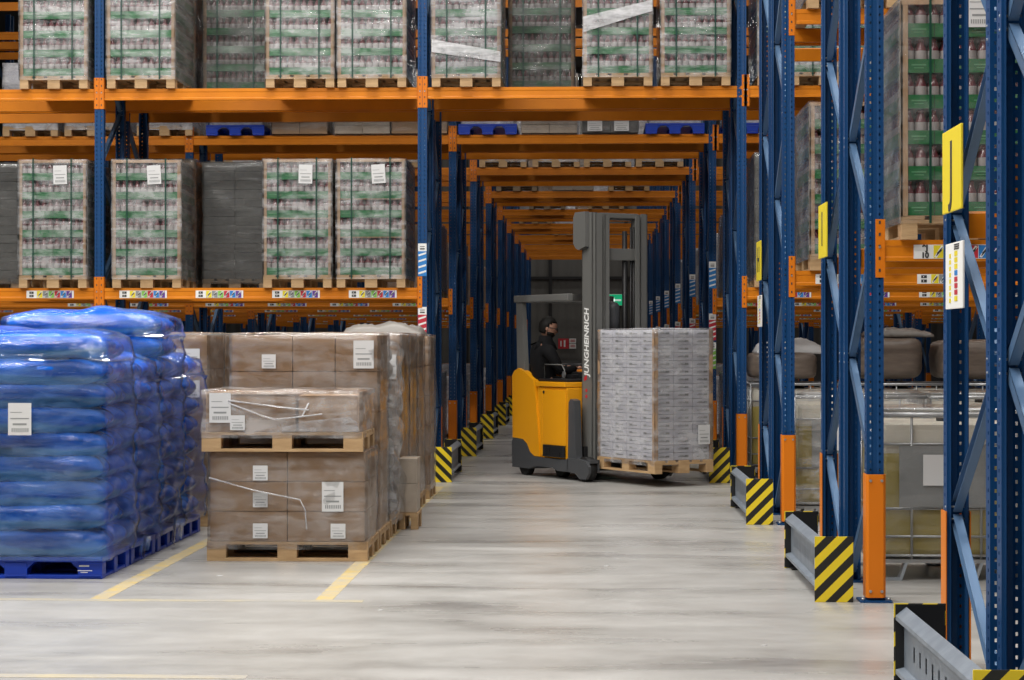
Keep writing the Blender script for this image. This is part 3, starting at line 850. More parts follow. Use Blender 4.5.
def hood(w, d, z0, z1, amp, seed, wob):
    """shrink hood following the bulging layers"""
    mb = shell(w, d, z0, z1, .03, seed, True, 2.6, .05)
    for v in mb.b.verts:
        k = 1 + wob * math.sin((v.co.z - z0) / .17 * 2 * math.pi) * (1 if v.co.z < z1 - .1 else .2)
        nn = noise.noise(Vector((v.co.x * 3, v.co.y * 3, v.co.z * 4 + seed))) * .03
        v.co.x *= k + nn; v.co.y *= k + nn
        if v.co.z > z1 - .16:
            f = (v.co.z - (z1 - .16)) / .16
            e = max(abs(v.co.x) / (w / 2), abs(v.co.y) / (d / 2))
            v.co.x *= 1 - .05 * f * f; v.co.y *= 1 - .08 * f * f
            v.co.z -= .07 * max(0, e - .6) * 2
            v.co.z += .035 * noise.noise(Vector((v.co.x * 3, v.co.y * 4, seed)))
    return mb
def bag_stack(y, n, label, x=-3.87, pitch=.168, seed=0, hz=.0):
    t = thing('bag_pallet', (x, y, 0), 0, label, 'bag stack', 'stacks of blue bags on blue pallets')
    put('pallet', BP, t)
    r = random.Random(seed)
    for k in range(n):
        for s in (-1, 1):
            put('bag', BAGS[r.randrange(4)], t, (r.uniform(-.02, .025), s * .195 + r.uniform(-.012, .012), .15 + k * pitch), (R(r.uniform(-2.5, 2.5)), R(r.uniform(-.8, .8)), R(r.uniform(-1.5, 1.5)) + (math.pi if r.random() < .5 else 0)))
    sided(hood(1.24, .86, .13, .15 + n * pitch + .05, .03, seed, .018)).build('shrink_hood', ('wrap_blue', 'wrap_violet'), t)
    return t
b1 = bag_stack(13.28 + .4, 9, 'nearest stack of blue bags at the left edge, with a white paper label', seed=1)
put('shipping_label', DOC, b1, (.05, -.475, .99), (0, 0, 0))
bag_stack(14.14 + .4, 8, 'second stack of blue bags, the lower one just behind the labelled stack', seed=2)
bag_stack(15.02 + .4, 10, 'tallest stack of blue bags, third from the front', seed=3)
bag_stack(15.9 + .4, 8, 'rearmost stack of blue bags, beside the brown cartons', seed=4)
mb = MB().box(.44, .51, -.402, -.4005, .085, .095).box(.43, .53, -.402, -.4005, .055, .060).box(.45, .50, -.402, -.4005, .043, .048)
mb.build('moulded_print', 'white', b1)
# loose film hanging from the stacks
for i, (x, y, z, s) in enumerate(((-3.2, 14.15, .2, 0), (-3.2, 15.15, .24, 1))):
    mb = MB()
    nseg = 8
    for a in range(nseg):
        pass
    v = [[mb.b.verts.new((x + .03 * math.sin(j * 1.3 + s) + .02 * i, y + .06 * j - .1 * k / 4, z - .045 * k + .02 * math.sin(j + k))) for j in range(6)] for k in range(4 + s)]
    for a, b in zip(v, v[1:]):
        for j in range(5): mb.b.faces.new((a[j], a[j + 1], b[j + 1], b[j])).smooth = True
    bmesh.ops.solidify(mb.b, geom=list(mb.b.faces), thickness=.002)
    tag(mb.build('film_scrap', 'wrap_blue'), ['crumpled blue film tail hanging at the foot of the second bag stack', 'crumpled blue film tail hanging at the foot of the tallest bag stack'][i], 'plastic film', 'blue film tails')

# ---------------------------------------------------------------- brown carton lane
PX = -2.17
def lane(y, rows, label, mt='cardboard', wrap='wrap_clear', x=PX, z=0, seed=0, dn=1, w=1.16, d=.78, amp=.012, tape='carton_tape', **kw):
    t = carton_load(w, d, rows, .147, mt, wrap, PAL, seed=seed, rot=True, depth_n=dn, amp=amp, tape=tape, **kw)
    place(t, x, y + .4, z, label, group='carton pallets in the staging lane')
    return t
t = lane(14.42, [(.222, 2)] * 3, 'lower front carton pallet with a taut white film cord slanting across', seed=31)
for x, z in ((-.20, .60), (-.20, .40), (-.20, .17), (.38, .17)): put('shipping_label', DOC_S, t, (x, -.402, z))
put('shipping_label', DOC, t, (.34, -.402, .37))
mb = MB().tube([(-.58, -.42, .62), (-.25, -.43, .53), (.10, -.43, .46), (.14, -.43, .38), (.15, -.43, .24)], .006, 6); mb.build('film_cord', 'wrap_white', t)
PZ = .147 + 3 * .222 + .002
t = carton_load(1.13, .76, [(.285, [.6, .4])], .147, 'cardboard_pale', None, PAL, seed=32, rot=True) if False else None
t = thing('wrapped_load', (0, 0, 0)); put('pallet', PAL, t, (0, 0, 0), (0, 0, math.pi / 2))
put('carton', carton_me(.66, .74, .285, 'cardboard'), t, (-.235, 0, .147))
put('carton', carton_me(.44, .70, .27, 'cardboard_edge'), t, (.335, 0, .147))
mb = MB()
for a, b in ((-.56, .56),):
    for s in (-1, 1): mb.box(a, b, s * .378 - .006, s * .378 + .006, .425, .443)
    for s in (-1, 1): mb.box(s * .565 - .006, s * .565 + .006, -.38, .38, .147, .443)
mb.build('edge_boards', 'cardboard_edge', t)
shell(1.17, .79, .10, .452, .02, 33, True, 5, .04).build('stretch_wrap', 'wrap_light', t)
mb = MB().tube([(-.40, -.405, .36), (-.15, -.42, .27), (-.05, -.42, .24), (.15, -.42, .26), (.2, -.415, .36)], .007, 6)
mb.tube([(-.05, -.42, .24), (.3, -.42, .28)], .006, 6); mb.tube([(-.4, -.41, .38), (.0, -.42, .33), (.2, -.42, .31)], .007, 6)
mb.build('film_cord', 'wrap_white', t)
mb = MB(); mb.prism([(.0, .15), (.0, .18), (.2, .23), (.5, .26), (.57, .21), (.57, .15)], -.412, -.408, 'y'); mb.build('film_fold', 'wrap_hazy', t)
put('shipping_label', DOC, t, (-.46, -.408, .215)); put('shipping_label', DOC_S, t, (-.33, -.409, .16))
place(t, PX - .03, 14.40 + .4 - .03, PZ, 'upper front pallet with two cartons under crumpled shiny film, stacked on another', group='carton pallets in the staging lane')
t = lane(15.30, [(.29, [.42, .29, .29])] * 1 + [(.32, [.42, .29, .29])] * 3 + [(.29, [.42, .29, .29])], 'tall carton pallet right behind the double-stacked front pallets', seed=34)
put('shipping_label', DOC, t, (.47, -.402, 1.42)); put('shipping_label', DOC_S, t, (-.28, -.402, 1.42))
mb = MB()
for x in (-.62, -.615): mb.box(x, x + .004, -.41, .40, .12, 1.69)
# tower of film-wrapped rolls
t = thing('roll_pallet', (PX, 16.2 + .4, 0), 0, 'tower of grey film-wrapped rolls standing beside the tall carton pallet', 'pallet load')
put('pallet', PAL, t, (0, 0, 0), (0, 0, math.pi / 2))
roll = MB().lathe([(.02, 0), (.10, .004), (.125, .03), (.13, .065), (.125, .10), (.10, .128), (.02, .13)], 14).mesh('roll', 'foil_grey')
for i in range(4):
    for k in range(11):
        for j in (-1, 1):
            put('roll', roll, t, (-.44 + i * .29 + rnd.uniform(-.01, .01), j * .2 - .05 + rnd.uniform(-.01, .01), .147 + k * .131))
shell(1.2, .72, .1, 1.60, .05, 36, True, 5, .05).build('stretch_wrap', 'wrap_light', t)
t = lane(17.15, [(.31, 3)] * 5, 'carton pallet with yellowish inner cartons behind the film-wrapped roll tower', seed=37, dn=2)
put('shipping_label', DOC, t, (.47, -.40, 1.3))
for q in (-.19, .19):
    mb = MB().prism([(q - .10, .75), (q + .12, .75), (q + .14, 1.1), (q + .10, 1.45), (q - .06, 1.40), (q - .11, 1.1)], .583, .586, 'x'); mb.build('side_panel', 'cardboard_yellow', t)
t = lane(18.0, [(.31, 3)] * 5, 'carton pallet nearest the left passage guard, yellowish panels on its side', seed=38, dn=2)
for q in (-.19, .19):
    mb = MB().prism([(q - .10, .75), (q + .12, .75), (q + .14, 1.1), (q + .10, 1.45), (q - .06, 1.40), (q - .11, 1.1)], .583, .586, 'x'); mb.build('side_panel', 'cardboard_yellow', t)
lane(18.9, [(.31, 3)] * 5, 'last carton pallet of the right staging lane, half wrapped in dark film', seed=39, dn=2)
# small pale carton tower leaning on the lane side
t = thing('small_carton_stack', (-1.50, 17.1, 0), 0, 'small stack of pale cartons on the edge of the staging lane beside the rolls', 'carton stack')
for k, (h, mt) in enumerate(((.25, 'carton_beige'), (.22, 'carton_beige'))):
    put('carton', carton_me(.16, .34, h - .003, mt), t, (0, 0, .147 + sum((.25, .22)[:k])))
MB().box(-.09, .09, -.2, .2, .122, .145).box(-.09, -.02, -.2, -.1, 0, .122).box(-.09, -.02, .1, .2, 0, .122).box(.03, .09, -.2, -.1, 0, .122).box(.03, .09, .1, .2, 0, .122).build('pallet', 'wood', t)
# left lane behind the blue bags
t = lane(17.1, [(.31, 2)] * 5, 'tall carton pallet between the blue bags and the front cartons, two labels on it', x=-3.88, seed=40, w=1.18)
put('shipping_label', DOC_W, t, (.42, -.402, 1.42)); put('shipping_label', DOC_W, t, (.42, -.402, 1.14))
t = lane(18.0, [(.31, 2)] * 5, 'second tall carton pallet behind the blue bag stacks', x=-3.88, seed=41, w=1.18)
lane(18.9, [(.31, 2)] * 5, 'third tall carton pallet behind the blue bag stacks, only its top edge showing', x=-3.88, seed=42, w=1.18)
# film heaps behind the cartons
def heap(w, d, h, mt, seed, n=22):
    mb = MB(); b = mb.b
    g = []
    for i in range(n + 1):
        r = []
        for j in range(n + 1):
            u, v = i / n * 2 - 1, j / n * 2 - 1
            e = (1 - abs(u) ** 4) * (1 - abs(v) ** 4)
            z = h * max(0, e) ** .5 * (.8 + .5 * noise.noise(Vector((u * 2, v * 2, seed)))) + .02 * noise.noise(Vector((u * 9, v * 9, seed)))
            r.append(b.verts.new((u * w / 2, v * d / 2, z)))
        g.append(r)
    for i in range(n):
        for j in range(n): b.faces.new((g[i][j], g[i + 1][j], g[i + 1][j + 1], g[i][j + 1])).smooth = True
    ge = bmesh.ops.extrude_face_region(b, geom=b.faces[:])
    for v in [x for x in ge['geom'] if isinstance(x, bmesh.types.BMVert)]: v.co.z = -.03
    bmesh.ops.recalc_face_normals(b, faces=b.faces)
    return mb
lane(20.2, [(.31, 2)] * 5, 'hindmost carton pallet under a crumpled film heap, before the front rack', seed=43, w=1.18)
o = heap(.85, .7, .13, 'wrap_white', 3).build('film_heap', 'foil_grey'); o.location = (PX + .1, 20.6, 1.71)
tag(o, 'crumpled grey film heap on top of the cartons left of the passage', 'plastic film')

# ---------------------------------------------------------------- tanks in wire cages (right racks, floor level)
principled('tank_white', (.66, .63, .54), .4, 0, .4, 0, Transmission_Weight=0.0)
principled('tank_liquid', (.36, .29, .08), .4)
def ibc(x, y, w, d, label, wrap=None, fill=.80, z=0, seed=0):
    t = thing('caged_tank', (x, y + d / 2, z), 0, label, 'caged liquid tank', 'caged tanks on the floor of the right racks')
    # inner bottle: milky plastic, liquid line showing through
    mb = MB().box(-w / 2 + .03, w / 2 - .03, -d / 2 + .03, d / 2 - .03, .16, .16 + .92 * fill, 1, bev=.05)
    mb.box(-w / 2 + .03, w / 2 - .03, -d / 2 + .03, d / 2 - .03, .16 + .92 * fill - .055, 1.07, 0, bev=.045)
    mb.lathe([(.10, 1.06), (.10, 1.10), (.085, 1.10), (.085, 1.12)], 16, mi=2)
    mb.build('tank', ('tank_white', 'tank_liquid', 'black'), t)
    def bar(n, horizontal):
        mb = MB()
        if horizontal:
            z = n; a, b = w / 2 - .012, d / 2 - .012
            mb.tube([(-a, -b, z), (a, -b, z), (a, b, z), (-a, b, z), (-a, -b, z)], .009, 8)
        return mb
    for z in (.17, .30, .49, .93): bar(z, True).build('cage_hoop', 'zinc', t)
    mb = MB(); a, b = w / 2 - .012, d / 2 - .012
    mb.tube([(-a, -b, 1.13), (a, -b, 1.13), (a, b, 1.13), (-a, b, 1.13), (-a, -b, 1.13)], .018, 10); mb.build('top_rail', 'zinc', t)
    n = 5
    bars = [(-a + 2 * a * k / n, sy * b) for k in range(n + 1) for sy in (-1, 1)] + [(sx * a, -b + 2 * b * k / 4) for k in (1, 2, 3) for sx in (-1, 1)]
    vb = MB().tube([(0, 0, .14), (0, 0, 1.13)], .009, 8).mesh('cage_bar', 'zinc')
    for (px, py) in bars: put('cage_bar', vb, t, (px, py, 0))
    # steel skid
    mb = MB().box(-w / 2, w / 2, -d / 2, d / 2, .12, .145)
    mb.build('skid_deck', 'zinc', t)
    for sx in (-1, 0, 1):
        for sy in (-1, 1):
            cx = sx * (w / 2 - .09); 
            MB().prism([(cx - .13, .12), (cx - .09, .0), (cx + .09, .0), (cx + .13, .12), (cx + .11, .12), (cx + .075, .015), (cx - .075, .015), (cx - .11, .12)], sy * (d / 2 - .05) - .05, sy * (d / 2 - .05) + .05, 'y').build('skid_foot', 'steel', t)
    MB().box(-.44, .15, -.008, 0, 0, .42).build('info_plate', 'label_grey', t, (0, -d / 2 - .005, .50))
    MB().box(0, .16, -.010, 0, 0, .21).build('paper_sheet', 'paper', t, (-.28, -d / 2 - .015, .65))
    if wrap: shell(w + .03, d + .03, .16, 1.17, .015, seed, True, 3).build('stretch_wrap', wrap, t)
    return t
ibc(2.62, 13.40, 1.2, 1.0, 'caged liquid tank with a grey plate and white sheet, low in the right rack', 'wrap_thin', seed=51)
ibc(2.53, 17.75, 1.2, 1.0, 'film-wrapped caged tank behind the tall orange protector, one rack further back', 'wrap_light', seed=52)
ibc(3.75, 17.75, 1.2, 1.0, 'wrapped caged tank whose top shows above the large near tank', 'wrap_clear', seed=53)
ibc(3.93, 13.40, 1.2, 1.0, 'caged liquid tank at the right edge, mostly hidden by the nearest rack', 'wrap_thin', seed=50)
for i, x in enumerate((2.60, 3.85)):
    ibc(x, 23.3, 1.2, 1.0, ['caged tank under the rounded brown bale, left one of two', 'caged tank under the long brown bale, right one of two'][i], None, seed=54 + i)
def bale_me(w, d, h, seed):
    mb = MB(); b = mb.b; bmesh.ops.create_cube(b, size=2); bmesh.ops.subdivide_edges(b, edges=b.edges[:], cuts=9, use_grid_fill=True)
    for v in b.verts:
        x, y, z = v.co; L = (abs(x) ** 6 + abs(y) ** 6 + abs(z) ** 6) ** (1 / 6); k = max(abs(x), abs(y), abs(z)) / L
        n = noise.noise(Vector((x * 1.5, y * 1.5, z * 3 + seed)))
        v.co = Vector((x * k * w / 2 * (1 + .03 * n), y * k * d / 2 * (1 + .03 * n), h / 2 + z * k * h / 2 * (1 + .05 * n)))
    for f in b.faces: f.smooth = True
    return mb.mesh('bale', 'bale_brown')
for i, (x, z, w, h, lb) in enumerate(((2.42, 1.19, .8, .32, 'small rounded brown wrapped bale between the first two right uprights'),
        (3.66, 1.19, .82, .50, 'long brown wrapped bale on a tank behind the near right uprights'), (4.68, 1.19, .85, .47, 'brown wrapped bale at the far right behind the nearest rack'))):
    o = put('bale', bale_me(w, 1.0, h, i), None, (x, 23.8, z)); tag(o, lb, 'bale', 'brown bales on the caged tanks')
ibc(5.1, 23.3, 1.2, 1.0, 'caged tank under the far right brown bale', None, seed=57)
for i, (x, lb) in enumerate(((2.5, 'white film bundle on top of the small brown bale'), (3.8, 'pale film bundle lying on the long brown bale'))):
    o = heap(.8, .7, .16 if i == 0 else .08, '', 5 + i).build('film_heap', 'paper' if i == 0 else 'foil_grey'); o.location = (x, 23.8, 1.19 + (.33 if i == 0 else .53)); tag(o, lb, 'plastic film')

# ---------------------------------------------------------------- reach truck
ALPHA = -R(58)
TR = thing('forklift', (.40, 23.25, 0), ALPHA, 'yellow and grey reach truck carrying a wrapped load in the passage', 'forklift')
# local: +x toward the forks, -y is the side facing the camera
def q(px): return px
low = [(-1.42, .09), (-1.43, .40), (-1.40, .455), (-1.16, .44), (-1.06, .39), (-.98, .29), (-.88, .245), (-.30, .235), (-.10, .25), (-.10, .10), (-.35, .10), (-.45, .13), (-.85, .13), (-1.0, .09)]
MB().prism(low, -.60, .60, 'y').build('chassis', 'truck_grey', TR)
cowl = [(-1.41, .455), (-1.42, 1.22), (-1.36, 1.28), (-1.27, 1.31), (-1.12, 1.27), (-.90, 1.17), (-.86, 1.0), (-.80, .6), (-.755, .25), (-.88, .25), (-.98, .295), (-1.06, .395), (-1.16, .445)]
for s in (-1, 1):
    MB().prism(cowl, *sorted((s * .60, s * .52)), 'y').build('side_cowl', 'truck_yellow', TR)
MB().box(-1.425, -1.36, -.52, .52, .455, 1.22, bev=.015).build('rear_panel', 'truck_yellow', TR)
MB().box(-.84, -.16, -.575, .575, .24, 1.09, bev=.008).build('battery_box', 'truck_yellow', TR)
door = MB().box(-.70, -.17, -.592, -.576, .40, 1.06, bev=.006).build('battery_door', 'truck_yellow', TR)
MB().tube([(-.665, -.592, 1.03), (-.665, -.60, 1.03)], .018, 10).build('door_lock', 'black', door)
MB().box(-.745, -.70, -.594, -.578, .27, 1.06, bev=.006).build('door_post', 'truck_yellow', TR)
MB().box(-.86, -.17, -.60, .60, 1.095, 1.155, bev=.012).build('battery_cover', 'truck_yellow', TR)
mb = MB().box(-.66, -.17, -.615, -.592, .26, .40, bev=.008).box(-.60, -.50, -.625, -.615, .30, .37, bev=.005)
mb.box(-.44, -.26, -.625, -.615, .27, .32, bev=.004); mb.build('side_step', 'truck_black', TR)
# open cab floor, seat, console
MB().box(-1.36, -.86, -.52, .52, .46, .80).build('cab_floor', 'truck_black', TR)
seat = MB().box(-1.24, -.84, -.36, .16, .88, 1.02, bev=.05).box(-1.2, -.9, -.3, .1, .80, .88).build('seat', 'truck_black', TR)
MB().box(-1.24, -.84, -.46, -.36, .98, 1.46, bev=.05).build('seat_back', 'truck_black', TR)
MB().box(-.86, -.2, -.55, .55, 1.156, 1.19, bev=.01).build('console', 'truck_black', TR)
MB().box(-.74, -.5, -.30, -.1, 1.19, 1.24, bev=.01).tube([(-.62, -.33, 1.24), (-.62, -.345, 1.24)], .04, 14, 1).build('control_pod', ('truck_black', 'zinc'), TR)
mb = MB().tube([(-.80, -.50, 1.19), (-.80, -.50, 1.36), (-.40, -.50, 1.36), (-.34, -.50, 1.30), (-.34, -.50, 1.19)], .008, 8)
mb.build('guard_rail', 'mast_grey', TR)
MB().box(-.72, -.30, -.20, .02, 1.19, 1.27, bev=.02).build('armrest', 'truck_black', TR)
MB().box(-.60, -.28, -.17, -.02, 1.27, 1.30, bev=.012).build('control_lever', 'orange_soft', TR)
st = MB(); st.tube([(.17 * math.cos(a) - .5, .28 + .03 * math.sin(a), 1.45 + .17 * math.sin(a)) for a in [k * math.pi / 8 for k in range(17)]], .012, 8)
# overhead guard
for sy in (-1, 1):
    MB().prism([(-1.36, 1.25), (-1.39, 2.12), (-1.25, 2.12), (-1.17, 1.22)], *sorted((sy * .56, sy * .50)), 'y').build('guard_pillar', 'mast_grey', TR)
    MB().box(-1.42, -.14 if sy < 0 else -.93, *sorted((sy * .58, sy * .50)), 2.12, 2.205, bev=.012).build('guard_side_bar', 'mast_grey', TR)
MB().box(-1.44, -1.32, -.50, .50, 2.12, 2.20, bev=.012).build('guard_cross_bar', 'mast_grey', TR)
MB().prism([(-.26, -.50), (-.15, -.50), (-.90, .56), (-1.02, .56)], 2.12, 2.20, 'z').build('guard_cross_bar', 'mast_grey', TR)
for y in (-.36, -.22, -.08, .06, .20, .34):
    MB().box(-1.32, -.28 - (y + .525) * .72, y, y + .025, 2.13, 2.19).build('guard_slat', 'mast_grey', TR)
MB().box(-1.42, -1.30, -.52, .52, 1.222, 1.36, bev=.02).build('rear_console', 'truck_grey', TR)
# reach legs and wheels
leg = [(-.12, .10), (-.12, .26), (.10, .27), (.30, .24), (.36, .18), (.36, .11), (.30, .035), (.16, .03), (.06, .09)]
whl = MB(); whl.tube([(0, -.05, 0), (0, .05, 0)], .145, 24, 0); whl.tube([(0, -.056, 0), (0, .056, 0)], .07, 16, 1)
WH = whl.mesh('load_wheel', 'rubber', 'steel')
for s in (-1, 1):
    l = MB().prism(leg, *sorted((s * .60, s * .565)), 'y').build('reach_leg', 'truck_grey', TR)
    MB().box(-.12, .34, *sorted((s * .565, s * .44)), .22, .26).box(-.12, .34, *sorted((s * .455, s * .435)), .12, .26).build('leg_channel', 'truck_grey', l)
    put('load_wheel', WH, l, (.18, s * .508, .145))
    # mast foot bracket
    MB().prism([(-.16, .18), (-.14, .92), (-.10, .96), (-.02, .94), (.02, .3), (.04, .20)], *sorted((s * .565, s * .475)), 'y').build('mast_bracket', 'truck_grey', TR)
DW = MB().tube([(0, -.045, 0), (0, .045, 0)], .115, 20, 0).mesh('drive_wheel', 'rubber')
put('drive_wheel', DW, TR, (-1.22, -.50, .115)); put('drive_wheel', DW, TR, (-.62, -.35, .115)); put('drive_wheel', DW, TR, (-1.22, .45, .115))
# mast: outer and inner channels
MT = 3.16
for s in (-1, 1):
    yo = s * .385
    a, b = sorted((yo, yo - s * .014))
    mb = MB().box(-.13, .09, a, b, .12, MT)
    a, b = sorted((yo, yo - s * .075)); mb.box(.075, .09, a, b, .12, MT); mb.box(-.13, -.115, a, b, .12, MT)
    ch = mb.build('mast_channel', 'mast_grey', TR)
    a, b = sorted((yo - s * .02, yo - s * .034)); mb = MB().box(-.06, .14, a, b, .16, MT - .01)
    a, b = sorted((yo - s * .02, yo - s * .115)); mb.box(.125, .14, a, b, .16, MT - .01)
    mb.build('inner_channel', 'mast_grey', TR)
    a, b = sorted((yo - s * .135, yo - s * .15)); mb = MB().box(.0, .16, a, b, .18, MT - .03)
    a, b = sorted((yo - s * .135, yo - s * .20)); mb.box(.145, .16, a, b, .18, MT - .03)
    mb.build('inner_channel', 'mast_grey', TR)
    MB().tube([(-.03, yo - s * .10, .2), (-.03, yo - s * .10, 2.9)], .035, 14).build('lift_cylinder', 'truck_black', TR)
MB().box(-.10, .0, -.375, .375, MT - .075, MT - .004, bev=.008).build('mast_cross_bar', 'mast_grey', TR)
MB().box(.0, .09, -.27, .27, MT - .06, MT - .002, bev=.008).build('mast_cross_bar', 'mast_grey', TR)
MB().box(-.02, .10, -.27, .27, 2.60, 2.74, bev=.008).build('mast_cross_bar', 'mast_grey', TR)
MB().box(-.10, .0, -.44, .44, .25, .40, bev=.008).build('mast_cross_bar', 'truck_black', TR)
MB().prism([(-.24, 2.80), (-.24, 3.11), (-.20, 3.17), (.03, 3.17), (.03, 2.76), (-.12, 2.72), (-.18, 2.74)], -.44, -.387, 'y').build('mast_head_cover', 'mast_grey', TR)
mb = MB().tube([(.05, .10, .5), (.05, .10, 2.95)], .03, 12).tube([(.06, .18, .6), (.06, .18, 3.0)], .012, 8).tube([(.06, .22, .6), (.06, .22, 3.0)], .012, 8)
mb.build('chains_and_hoses', 'truck_black', TR)
MB().lathe([(.01, 1.5), (.10, 1.5), (.10, 2.02), (.095, 2.06), (.07, 2.10), (.01, 2.115)], 18, (-.05, -.02)).build('lift_motor', 'truck_grey', TR)
cr = MB().box(.17, .21, -.36, .36, .62, .70).box(.17, .21, -.36, .36, .26, .34)
for y in (-.30, .30): cr.box(.165, .205, y - .03, y + .03, .26, .70)
for y in [-.24 + .08 * k for k in range(7)]: cr.box(.17, .20, y, y + .015, .7, 1.25)
cr.box(.17, .20, -.36, .36, 1.25, 1.29); cr.build('fork_carriage', 'truck_black', TR)
for y in (-.2, .2):
    MB().prism([(.211, .70), (.251, .70), (.251, .30), (1.36, .285), (1.38, .265), (.211, .255)], y - .055, y + .055, 'y').build('fork', 'truck_black', TR)
wm = text_mesh('JUNGHEINRICH', .135, 'white', .001, .0042, .15)
xs = [v.co.x for v in wm.vertices]; k = .82 / (max(xs) - min(xs))
for v in wm.vertices: v.co.x *= k
put('lettering', wm, TR, (-.02, -.3875, 1.63), (math.pi / 2, -math.pi / 2, 0))
MB().prism([(-.08, 1.17), (-.02, 1.19), (-.02, 1.25), (-.08, 1.21)], -.3885, -.3855, 'y').build('lettering_mark', 'sign_red', TR)
mb = MB().tube([(-.03, -.3855, 1.06), (-.03, -.3885, 1.06)], .022, 12).tube([(-.03, -.3855, .99), (-.03, -.3885, .99)], .022, 12)
mb.build('sticker', 'sign_red', TR)
MB().box(-.34, -.30, -.02, .16, 1.22, 1.62, bev=.015).tube([(-.32, .07, 1.19), (-.32, .07, 1.3)], .02, 8).build('display_screen', 'truck_black', TR)

# load on the forks
fx, fy = math.cos(ALPHA), math.sin(ALPHA)
pc = Vector((.40, 23.25, 0)) + Vector((fx, fy, 0)) * .83
t = carton_load(.78, 1.16, [(.0865, 3)] * 17, .147, 'carton_white', 'wrap_light', PAL, None, 'p', .012, 61, True, 4)
for ch in list(t.children):
    pass
lo = t
for sx in (-1, 1):
    for sy in (-1, 1):
        mb = MB().box(*sorted((sx * .392, sx * .400)), *sorted((sy * .545, sy * .592)), .147, 1.618).box(*sorted((sx * .35, sx * .400)), *sorted((sy * .584, sy * .592)), .147, 1.618)
        mb.build('corner_board', 'cardboard_edge', t)
put('shipping_label', DOC, t, (.26, -.615, .32))
# its local -y end looks along the forks
place(t, pc.x, pc.y, .155, 'grey-white wrapped carton load on a wooden pallet, lifted by the forklift', rz=ALPHA + math.pi / 2)

# ---------------------------------------------------------------- driver
def skin_mesh(name, verts, edges, radii, sub=2, root=0):
    me = bpy.data.meshes.new(name); me.from_pydata(verts, edges, [])
    o = bpy.data.objects.new(name, me); C.objects.link(o)
    md = o.modifiers.new('s', 'SKIN'); md.use_smooth_shade = True
    sv = me.skin_vertices[0].data
    for i, r in enumerate(radii): sv[i].radius = r if isinstance(r, tuple) else (r, r); sv[i].use_root = (i == root)
    s = o.modifiers.new('d', 'SUBSURF'); s.levels = sub; s.render_levels = sub
    dg = bpy.context.evaluated_depsgraph_get(); out = bpy.data.meshes.new_from_object(o.evaluated_get(dg))
    bpy.data.objects.remove(o); bpy.data.meshes.remove(me)
    for p in out.polygons: p.use_smooth = True
    return out
def chain(parts):
    """parts: list of chains; each a list of (x,y,z,r); a chain may start with an int = index of an earlier vertex"""
    V, E, Rr = [], [], []
    for c in parts:
        prev = None
        for p in c:
            if isinstance(p, int): prev = p; continue
            V.append(p[:3]); Rr.append(p[3]); i = len(V) - 1
            if prev is not None: E.append((prev, i))
            prev = i
    return V, E, Rr
P = thing('person', (-.41 - .04, 23.86, 1.06), R(22), 'driver in a black jacket with dark hair, beard and glasses seated in the forklift', 'person')
P.scale = (1.06, 1.06, 1.06)
# person local: +x forward, +y left, z up from the seat
arm_r = [(-.02, -.20, .44, .05), (.03, -.245, .33, .04), (.09, -.25, .225, .034), (.22, -.22, .22, .03), (.33, -.17, .245, .025)]
arm_l = [(-.02, .20, .44, .05), (.03, .245, .33, .04), (.11, .25, .225, .034), (.22, .22, .23, .03), (.32, .16, .25, .025)]
body = chain([
    [(0, 0, .06, .09), (-.01, 0, .22, .10), (-.02, 0, .38, .11), (-.01, 0, .46, .08), (.01, 0, .55, .056), (.03, 0, .62, .056)],
    [2] + [(-.02, -.12, .45, .075)] + arm_r, [2] + [(-.02, .12, .45, .075)] + arm_l,
    [0, (.08, -.10, .05, .06), (.26, -.11, .05, .06), (.42, -.11, .03, .05), (.44, -.11, -.16, .045), (.43, -.11, -.33, .038), (.50, -.11, -.36, .036)],
    [0, (.08, .10, .05, .06), (.26, .11, .05, .06), (.42, .11, .03, .05), (.44, .11, -.16, .045), (.43, .11, -.33, .038), (.50, .11, -.36, .036)]])
bm_ = skin_mesh('body', *body)
def hand(p, d, s):
    """palm and five fingers from wrist p heading along d; s = side of the thumb"""
    d = Vector(d).normalized(); up = Vector((0, 0, 1)); sd = d.cross(up).normalized() * s; dn = Vector((0, 0, -1))
    p = Vector(p); V = lambda a, b, c, r: (*(p + d * a + sd * b + dn * c), r)
    pm = chain([[V(0, 0, 0, .022), V(.04, 0, 0, (.034, .016)[0] * .8), V(.075, 0, .003, .026)]])
    out = [skin_mesh('h', *pm, sub=1)]
    for k, (off, ln) in enumerate(((.028, .9), (.010, 1.0), (-.010, .95), (-.028, .75))):
        f = chain([[V(.07, off, 0, .0085), V(.07 + .032 * ln, off, .006, .008), V(.07 + .055 * ln, off, .024, .0075), V(.07 + .06 * ln, off, .042, .0065)]])
        out.append(skin_mesh('f', *f, sub=1))
    out.append(skin_mesh('t', *chain([[V(.025, .024, .0, .010), V(.05, .045, .012, .009), V(.075, .048, .026, .008)]]), sub=1))
    return out
pieces = hand((.335, -.165, .245), (1, .25, -.12), -1) + hand((.325, .155, .25), (1, -.25, -.12), 1)
hd = MB(); b = hd.b
